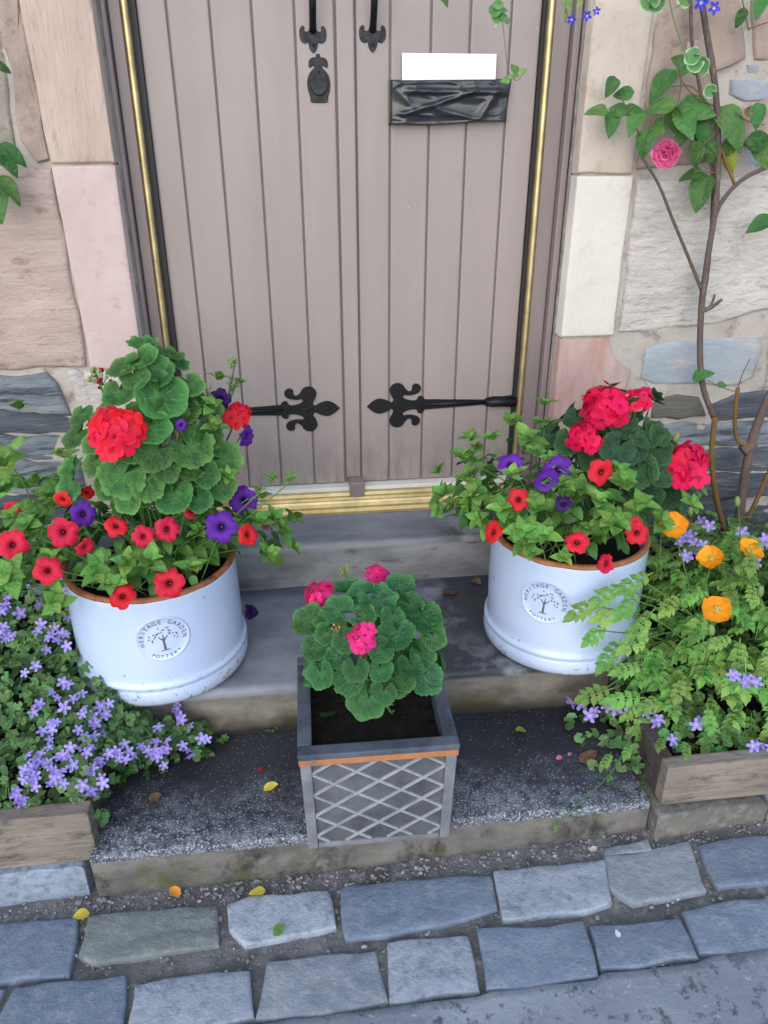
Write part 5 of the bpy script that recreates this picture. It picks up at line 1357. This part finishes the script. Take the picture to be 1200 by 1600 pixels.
b = B(); stem_px(b, [(1132, 830), (1118, 770), (1112, 710), (1117, 652)], (.0085, .0075), RY - .05); b.build('stem', 'bark_gold', rose, True)
b = B(); stem_px(b, [(1150, 860), (1160, 770), (1172, 700), (1190, 645), (1215, 590), (1240, 520)], (.0135, .011), RY - .03, 9); stem_px(b, [(1160, 705), (1180, 690)], (.018, .014), RY - .03, 8); b.build('stem', 'bark', rose, True)
b = B(); stem_px(b, [(1172, 694), (1154, 690), (1148, 660), (1152, 615), (1153, 606)], (.006, .006), RY - .03); b.build('stem', 'bark_gold', rose, True)
b = B(); stem_px(b, [(1168, 812), (1185, 775), (1205, 730), (1230, 680)], (.007, .006), RY - .05); b.build('stem', 'bark_gold', rose, True)
b = B(); stem_px(b, [(1096, 486), (1112, 480), (1128, 468)], (.007, .004), RY - .004); stem_px(b, [(1106, 483), (1113, 472), (1117, 460)], (.004, .003), RY - .004); b.build('thorn_stub', 'bark', rose, True)
b = B(); stem_px(b, [(1153, 607), (1160, 585), (1172, 560)], (.0016, .0012), RY - .03); stem_px(b, [(1148, 612), (1125, 604), (1105, 594)], (.0014, .001), RY - .03); b.build('twig', 'stem_red', rose, True)['kind'] = 'stuff'
b = B()
for pts in ([(1115, 165), (1085, 150), (1062, 120), (1062, 98)], [(1105, 160), (1080, 135), (1050, 135)], [(1062, 100), (1064, 135), (1056, 180), (1056, 215)], [(1000, 212), (985, 180), (972, 155)], [(1005, 240), (1010, 215), (1028, 175)], [(1122, 205), (1100, 225), (1085, 235)], [(1118, 270), (1098, 268), (1085, 268)], [(1150, 175), (1170, 190), (1195, 195)], [(1170, 45), (1200, 35), (1230, 30)], [(1160, 0), (1170, 48)]): stem_px(b, pts, (.0018, .0012), RY - .01, 5, 4)
b.build('twig', 'stem_red', rose, True)['kind'] = 'stuff'
def px_ovate(x, y, L, ang, mat, plant, Y=RY, wid=.62, face=None):
    c = onY(x, y, Y + rnd(-.02, .01)); s = L * m_per_px(c) * 1.12; a = R(ang + rnd(-8, 8))
    t = (CR * math.cos(a) - CU * math.sin(a)).normalized(); n = (tocam(c) * .8 + UP * .35 + rvec(.35)).normalized() if face is None else face
    place('leaf', ovate(mat, random.randrange(5), wid=wid), c - t * s * .5, n, t, s, plant)
for x, y, L, a in [(955, 136, 32, 110), (933, 175, 32, 170), (952, 195, 38, 100), (966, 170, 30, 200), (988, 177, 28, 10), (993, 195, 40, 110), (1005, 222, 38, 100), (975, 146, 30, 170), (1033, 125, 52, 155), (1062, 95, 28, 200), (1070, 112, 28, 350), (1032, 160, 48, 190), (1047, 186, 40, 115), (1072, 198, 50, 65), (1088, 171, 52, 10), (1026, 201, 36, 150), (1143, 198, 66, 60), (1098, 210, 34, 80), (1086, 237, 38, 120), (1081, 267, 34, 185), (1096, 300, 54, 98), (1188, 348, 40, 165), (1188, 219, 44, 0), (1191, 240, 44, 80), (1176, 225, 24, 60), (1100, 195, 40, 100), (1188, 9, 34, 100), (1160, 25, 26, 110), (1098, 593, 30, 5), (1128, 602, 14, 30), (1184, 180, 36, 90), (1140, 225, 34, 130), (1110, 235, 32, 100), (1060, 222, 30, 130)]: px_ovate(x, y, L, a, 'rose_leaf', rose)
px_ovate(1137, 250, 36, 100, 'yellow_leaf', rose); px_ovate(1172, 172, 22, 300, 'dead', rose)
rc = onY(1043, 237, RY - .02); rs_ = 22 * m_per_px(rc); nn = (tocam(rc) * .7 + CR * -.1 + UP * -.25).normalized()
core = B().sphere(rc + nn * rs_ * .1, rs_ * .3, 8, 6).build('flower', 'rose_pink', rose, True, origin=rc)
sd1 = nn.orthogonal().normalized(); bi = nn.cross(sd1)
for ring, (cnt, tilt, sc) in enumerate(((7, .15, 1.0), (7, .5, .85), (6, .95, .7), (5, 1.5, .52), (4, 2.4, .4))):
    for i in range(cnt):
        a = 2 * math.pi * i / cnt + ring * .6 + rnd(-.15, .15); out_ = sd1 * math.cos(a) + bi * math.sin(a); t = (out_ + nn * tilt).normalized(); n = (nn - out_ * tilt).normalized()
        link('petal', petal4('rose_pink', (i + ring) % 4), core, basis(rc + nn * rs_ * .05 * ring, n, t, rs_ * sc * rnd(.92, 1.08)))
clm = empty('climbing_plant', (onY(-60, 300, -.16).x, -.16, .2), 'green climber leaves poking in at the left picture edge', 'climbing plant')
b = B(); stem_px(b, [(-70, 900), (-60, 600), (-45, 400), (-30, 260), (-40, 100), (-60, -60)], (.006, .003), -.15); stem_px(b, [(-32, 270), (-15, 262), (5, 240)], (.0015, .001), -.16); stem_px(b, [(-38, 330), (-15, 300), (8, 275)], (.0015, .001), -.16); b.build('stem', 'stem_red', clm, True)
for x, y, L, a in [(20, 232, 44, 20), (10, 248, 44, 70), (14, 290, 50, 38), (0, 318, 50, 85), (2, 102, 24, 20), (-20, 290, 44, 160), (-25, 240, 40, 200)]: px_ovate(x, y, L, a, 'rose_leaf', clm, -.17, .55)
wd = empty('climbing_plant', (onY(-10, 760, -.2).x, -.25, .2), 'leafy green shoot against the slate wall beside the left pot', 'climbing plant')
b = B(); stem_px(b, [(60, 830), (40, 760), (20, 730), (0, 690), (-20, 660)], (.002, .0015), -.3, 5); b.build('stem', 'stem', wd, True)
for x, y, L, a in [(5, 705, 34, 200), (20, 712, 34, 330), (8, 735, 36, 140), (30, 752, 36, 20), (50, 790, 40, 10), (90, 755, 44, 350), (70, 770, 40, 200), (0, 770, 40, 160), (28, 690, 26, 300), (70, 800, 36, 150), (95, 712, 24, 200), (110, 705, 24, 330)]: px_ovate(x, y, L, a, 'pet_leaf', wd, -.3, .5)

# ------------------------------------------------------------------ trailing plants hanging in from above the door
HY = -.2
v1 = empty('trailing_plant', onY(780, -300, HY), 'variegated trailing stem hanging in front of the door beside the letterbox', 'trailing plant', 'trailing plants over the door')
b = B(); stem_px(b, [(770, -300), (774, -60), (780, 10), (786, 40), (791, 90), (796, 115), (808, 126), (819, 112)], (.0012, .0009), HY, 5); b.build('stem', 'stem', v1, True)
for x, y, L, a in [(772, 14, 24, 200), (786, 14, 22, 330), (776, 28, 24, 110), (790, 30, 18, 40), (778, 5, 20, 270), (790, 126, 14, 180), (803, 108, 16, 260), (818, 110, 12, 290), (806, 118, 10, 0)]: px_ovate(x, y, L, a, 'var_leaf' if y < 40 else 'pet_leaf', v1, HY, .8)
v2 = empty('trailing_plant', onY(1060, -300, -.28), 'pale variegated trailing leaves in front of the rose stems', 'trailing plant', 'trailing plants over the door')
b = B(); stem_px(b, [(1030, -300), (1040, -60), (1048, 10), (1062, 60), (1076, 98)], (.0016, .0012), -.28, 5); stem_px(b, [(1020, -300), (1018, -60), (1020, 0)], (.0012, .001), -.28, 5); stem_px(b, [(1095, 105), (1110, 125), (1113, 138)], (.001, .001), -.28, 5); stem_px(b, [(1050, 15), (1065, 5), (1085, -20)], (.001, .001), -.28, 5); b.build('stem', 'stem', v2, True)
for x, y, r in ((1083, 88, 13), (1094, 104, 16), (1085, 100, 13), (1016, 0, 16), (1026, 4, 14), (1110, 142, 10), (1074, -4, 14)):
    c = onY(x, y, -.285); place('leaf', ger_leaf('var_leaf', random.randrange(6)), c, (tocam(c) + rvec(.3)), rvec(1), r * m_per_px(c), v2)
lo = empty('lobelia_plant', onY(910, -300, -.24), 'small blue lobelia flowers dangling in front of the right door jamb', 'trailing plant', 'trailing plants over the door')
b = B()
for pts in ([(895, -300), (900, -60), (896, 0), (893, 28)], [(905, -300), (912, -50), (918, 20)], [(915, -300), (925, -50), (931, 14)], [(890, -300), (885, -40), (884, 22)]): stem_px(b, pts, (.0009, .0007), -.24, 4)
b.build('stems', 'stem', lo, True)['kind'] = 'stuff'
lo2 = empty('lobelia_plant', onY(1105, -300, -.26), 'two bright blue lobelia flowers in front of the rose stem top', 'trailing plant', 'trailing plants over the door')
b = B()
for pts in ([(1090, -300), (1094, -50), (1097, 5)], [(1110, -300), (1120, -50), (1117, 12)]): stem_px(b, pts, (.0009, .0007), -.26, 4)
b.build('stems', 'stem', lo2, True)['kind'] = 'stuff'
for x, y, r, pln in ((893, 31, 8, lo), (917, 25, 8, lo), (932, 17, 7, lo), (1096, 4, 12, lo2), (1117, 12, 11, lo2)):
    c = onY(x, y, -.25); place('flower', star('lobelia', random.randrange(5)), c, (tocam(c) + rvec(.5)), rvec(1), r * m_per_px(c), pln)
for x, y, L, a in [(885, 20, 14, 80), (890, 8, 16, 60), (905, 6, 14, 120), (882, 5, 14, 100), (884, 30, 10, 90)]: px_ovate(x, y, L, a, 'pet_leaf', lo, -.24, .35)
tl = empty('trailing_plant', onY(690, -250, HY), 'single dark leaf tip hanging at the top above the letterbox', 'trailing plant', 'trailing plants over the door')
b = B(); stem_px(b, [(680, -300), (686, -60), (690, -20)], (.0012, .001), HY, 5); b.build('stem', 'stem', tl, True); px_ovate(694, -6, 30, 65, 'rose_leaf', tl, HY, .5)

# ------------------------------------------------------------------ fallen petals, leaves, weeds, grit
def fallen(name, x, y, Z, Lpx, mat, label, cat, ang=None, lift=.004, wid=.7, grp='fallen petals and leaves'):
    p = onZ(x, y, Z + lift); a = rnd(0, 6) if ang is None else ang
    o = link(name, ovate(mat, random.randrange(5), wid=wid, curl=-.2), None, basis(p, (UP + rvec(.25)), Vector((math.cos(a), math.sin(a), 0)), Lpx * m_per_px(p))); tag(o, label, cat, grp)
    return o
MT['petal_yellow'] = petal_mat('yellow_petal', (236, 216, 96), (226, 200, 80)); MT['petal_orange'] = petal_mat('orange_petal', (238, 150, 50), (226, 136, 44)); MT['petal_pale'] = petal_mat('pale_petal', (226, 222, 214), (212, 206, 196)); MT['petal_pinkred'] = petal_mat('red_fallen_petal', (206, 30, 70), (190, 24, 60))
for nm, x, y, Z, L, mt, lb, ct in [
 ('fallen_petal', 412, 1230, .1, 26, 'petal_yellow', 'curled yellow petal on the bottom step left of the square planter', 'petal'),
 ('fallen_petal', 403, 1201, .1, 13, 'petal_pinkred', 'small red petal on the bottom step above the yellow petal', 'petal'),
 ('fallen_petal', 417, 826, .36, 14, 'petal_pinkred', 'red petal on the left end of the top step', 'petal'),
 ('fallen_petal', 282, 1398, .0, 22, 'petal_orange', 'orange petal on the dirt before the left half of the bottom step', 'petal'),
 ('fallen_petal', 140, 1427, -.005, 26, 'petal_yellow', 'yellow petal at the corner gap between left kerb and bottom step', 'petal'),
 ('fallen_petal', 1176, 1537, .02, 28, 'petal_orange', 'orange petal on the concrete at the right picture edge', 'petal'),
 ('fallen_petal', 878, 1182, .1, 12, 'rose_pink', 'pink petals on the bottom step below the trailing bellflowers', 'petal'),
 ('fallen_petal', 892, 1176, .1, 9, 'rose_pink', 'tiny pink petal on the bottom step nearest the right bed', 'petal'),
 ('fallen_petal', 922, 1330, .015, 14, 'petal_pale', 'white petal on the dirt before the right end of the bottom step', 'petal'),
 ('fallen_petal', 968, 1465, .03, 12, 'petal_pale', 'white petal on a blue sett at the right', 'petal'),
 ('fallen_petal', 415, 1390, .005, 26, 'petal_yellow', 'crumpled ochre petal in the dirt just left of the planter', 'petal'),
 ('fallen_petal', 1150, 1383, .025, 20, 'petal_orange', 'pale orange petal between setts at the right', 'petal'),
 ('fallen_leaf', 232, 1250, .1, 24, 'dead', 'thin brown dead leaf on the bottom step near the left bed', 'leaf'),
 ('fallen_leaf', 640, 786, .36, 30, 'dead', 'curled brown dead leaf against the brass threshold', 'leaf'),
 ('fallen_leaf', 655, 790, .36, 22, 'dead', 'smaller dead leaf beside the curled one at the threshold', 'leaf'),
 ('fallen_leaf', 716, 925, .23, 26, 'dead', 'brown dead leaf on the middle step beside the right pot', 'leaf'),
 ('fallen_leaf', 905, 1190, .1, 34, 'dead', 'dried brown leaf on the bottom step against the right bed', 'leaf'),
 ('fallen_leaf', 820, 1140, .1, 20, 'yellow_leaf', 'yellowish leaf on the bottom step under the middle riser', 'leaf'),
 ('fallen_leaf', 428, 1462, .01, 24, 'pet_leaf', 'green leaf scrap on the edge of the pale sett', 'leaf'),
 ('fallen_leaf', 515, 1112, .325, 34, 'ger_leaf_gloss', 'loose green leaf lying on the soil of the square planter', 'leaf'),
 ('fallen_leaf', 738, 905, .23, 20, 'dead', 'grey dead leaf behind the right pot on the middle step', 'leaf')]: fallen(nm, x, y, Z, L, mt, lb, ct)
def fallen_bloom(x, y, Z, r, mt, lb):
    p = onZ(x, y, Z + .015); o = link('fallen_flower', petunia(mt, 2), None, basis(p, (Vector((.5, -.3, .4))), UP, r * m_per_px(p))); tag(o, lb, 'flower')
fallen_bloom(394, 955, .232, 14, 'pet_dark', 'wilted dark purple bloom on the middle step beside the left pot')
def weed(x, y, Z, s, lb):
    p = onZ(x, y, Z); w_ = empty('weed', p, lb, 'weed', 'little weeds in the step joints')
    for i in range(3): q = p + Vector((rnd(-.012, .012), rnd(-.008, .004), .008)); sprig(q, UP + rvec(.4), w_, 'pet_leaf', s, 5, wid=.5)
weed(350, 1160, .1, .016, 'little green weed at the foot of the middle riser near the bellflowers')
weed(425, 1146, .1, .012, 'tiny green weed at the foot of the middle riser near the square planter')
weed(190, 1222, .1, .022, 'small weed growing beside the side board of the left bed')
# grit along the foot of the step and in the joints
gb = B(); rs = random.Random(9); cnt = 0
ico = [(0, 0, 1), (.89, 0, .45), (.28, .85, .45), (-.72, .53, .45), (-.72, -.53, .45), (.28, -.85, .45), (.72, .53, -.3), (-.28, .85, -.3), (-.89, 0, -.3), (-.28, -.85, -.3), (.72, -.53, -.3)]
icf = [(0, 1, 2), (0, 2, 3), (0, 3, 4), (0, 4, 5), (0, 5, 1), (1, 6, 2), (2, 6, 7), (2, 7, 3), (3, 7, 8), (3, 8, 4), (4, 8, 9), (4, 9, 5), (5, 9, 10), (5, 10, 1), (1, 10, 6)]
while cnt < 3000:
    x = rs.uniform(-.85, .95)
    y = -1.015 - abs(rs.gauss(0, .05)) if cnt < 1300 else rs.uniform(-1.42, -1.0)
    if y < -1.45: continue
    s = rs.choice((.0015, .002, .0025, .003, .005)) * rs.uniform(.7, 1.3); sx, sy, sz = rs.uniform(.7, 1.3), rs.uniform(.7, 1.3), rs.uniform(.5, .9); a = rs.uniform(0, 6)
    P = Vector((x, y, gz(x) + s * .3 - .003)); gb.add([P + Vector(((vx * math.cos(a) - vy * math.sin(a)) * s * sx, (vx * math.sin(a) + vy * math.cos(a)) * s * sy, vz * s * sz)) for vx, vy, vz in ico], icf); cnt += 1
MT['grit'] = stone_mat('grit', (150, 148, 144), (92, 90, 90), 60, c3=(206, 204, 198), s3=90, t3=(.55, .6), bump=.2)
o = gb.build('gravel', 'grit', None, False, origin=(0, 0, 0)); tag(o, 'loose grit and small stones along the foot of the steps', 'gravel', None, 'stuff')
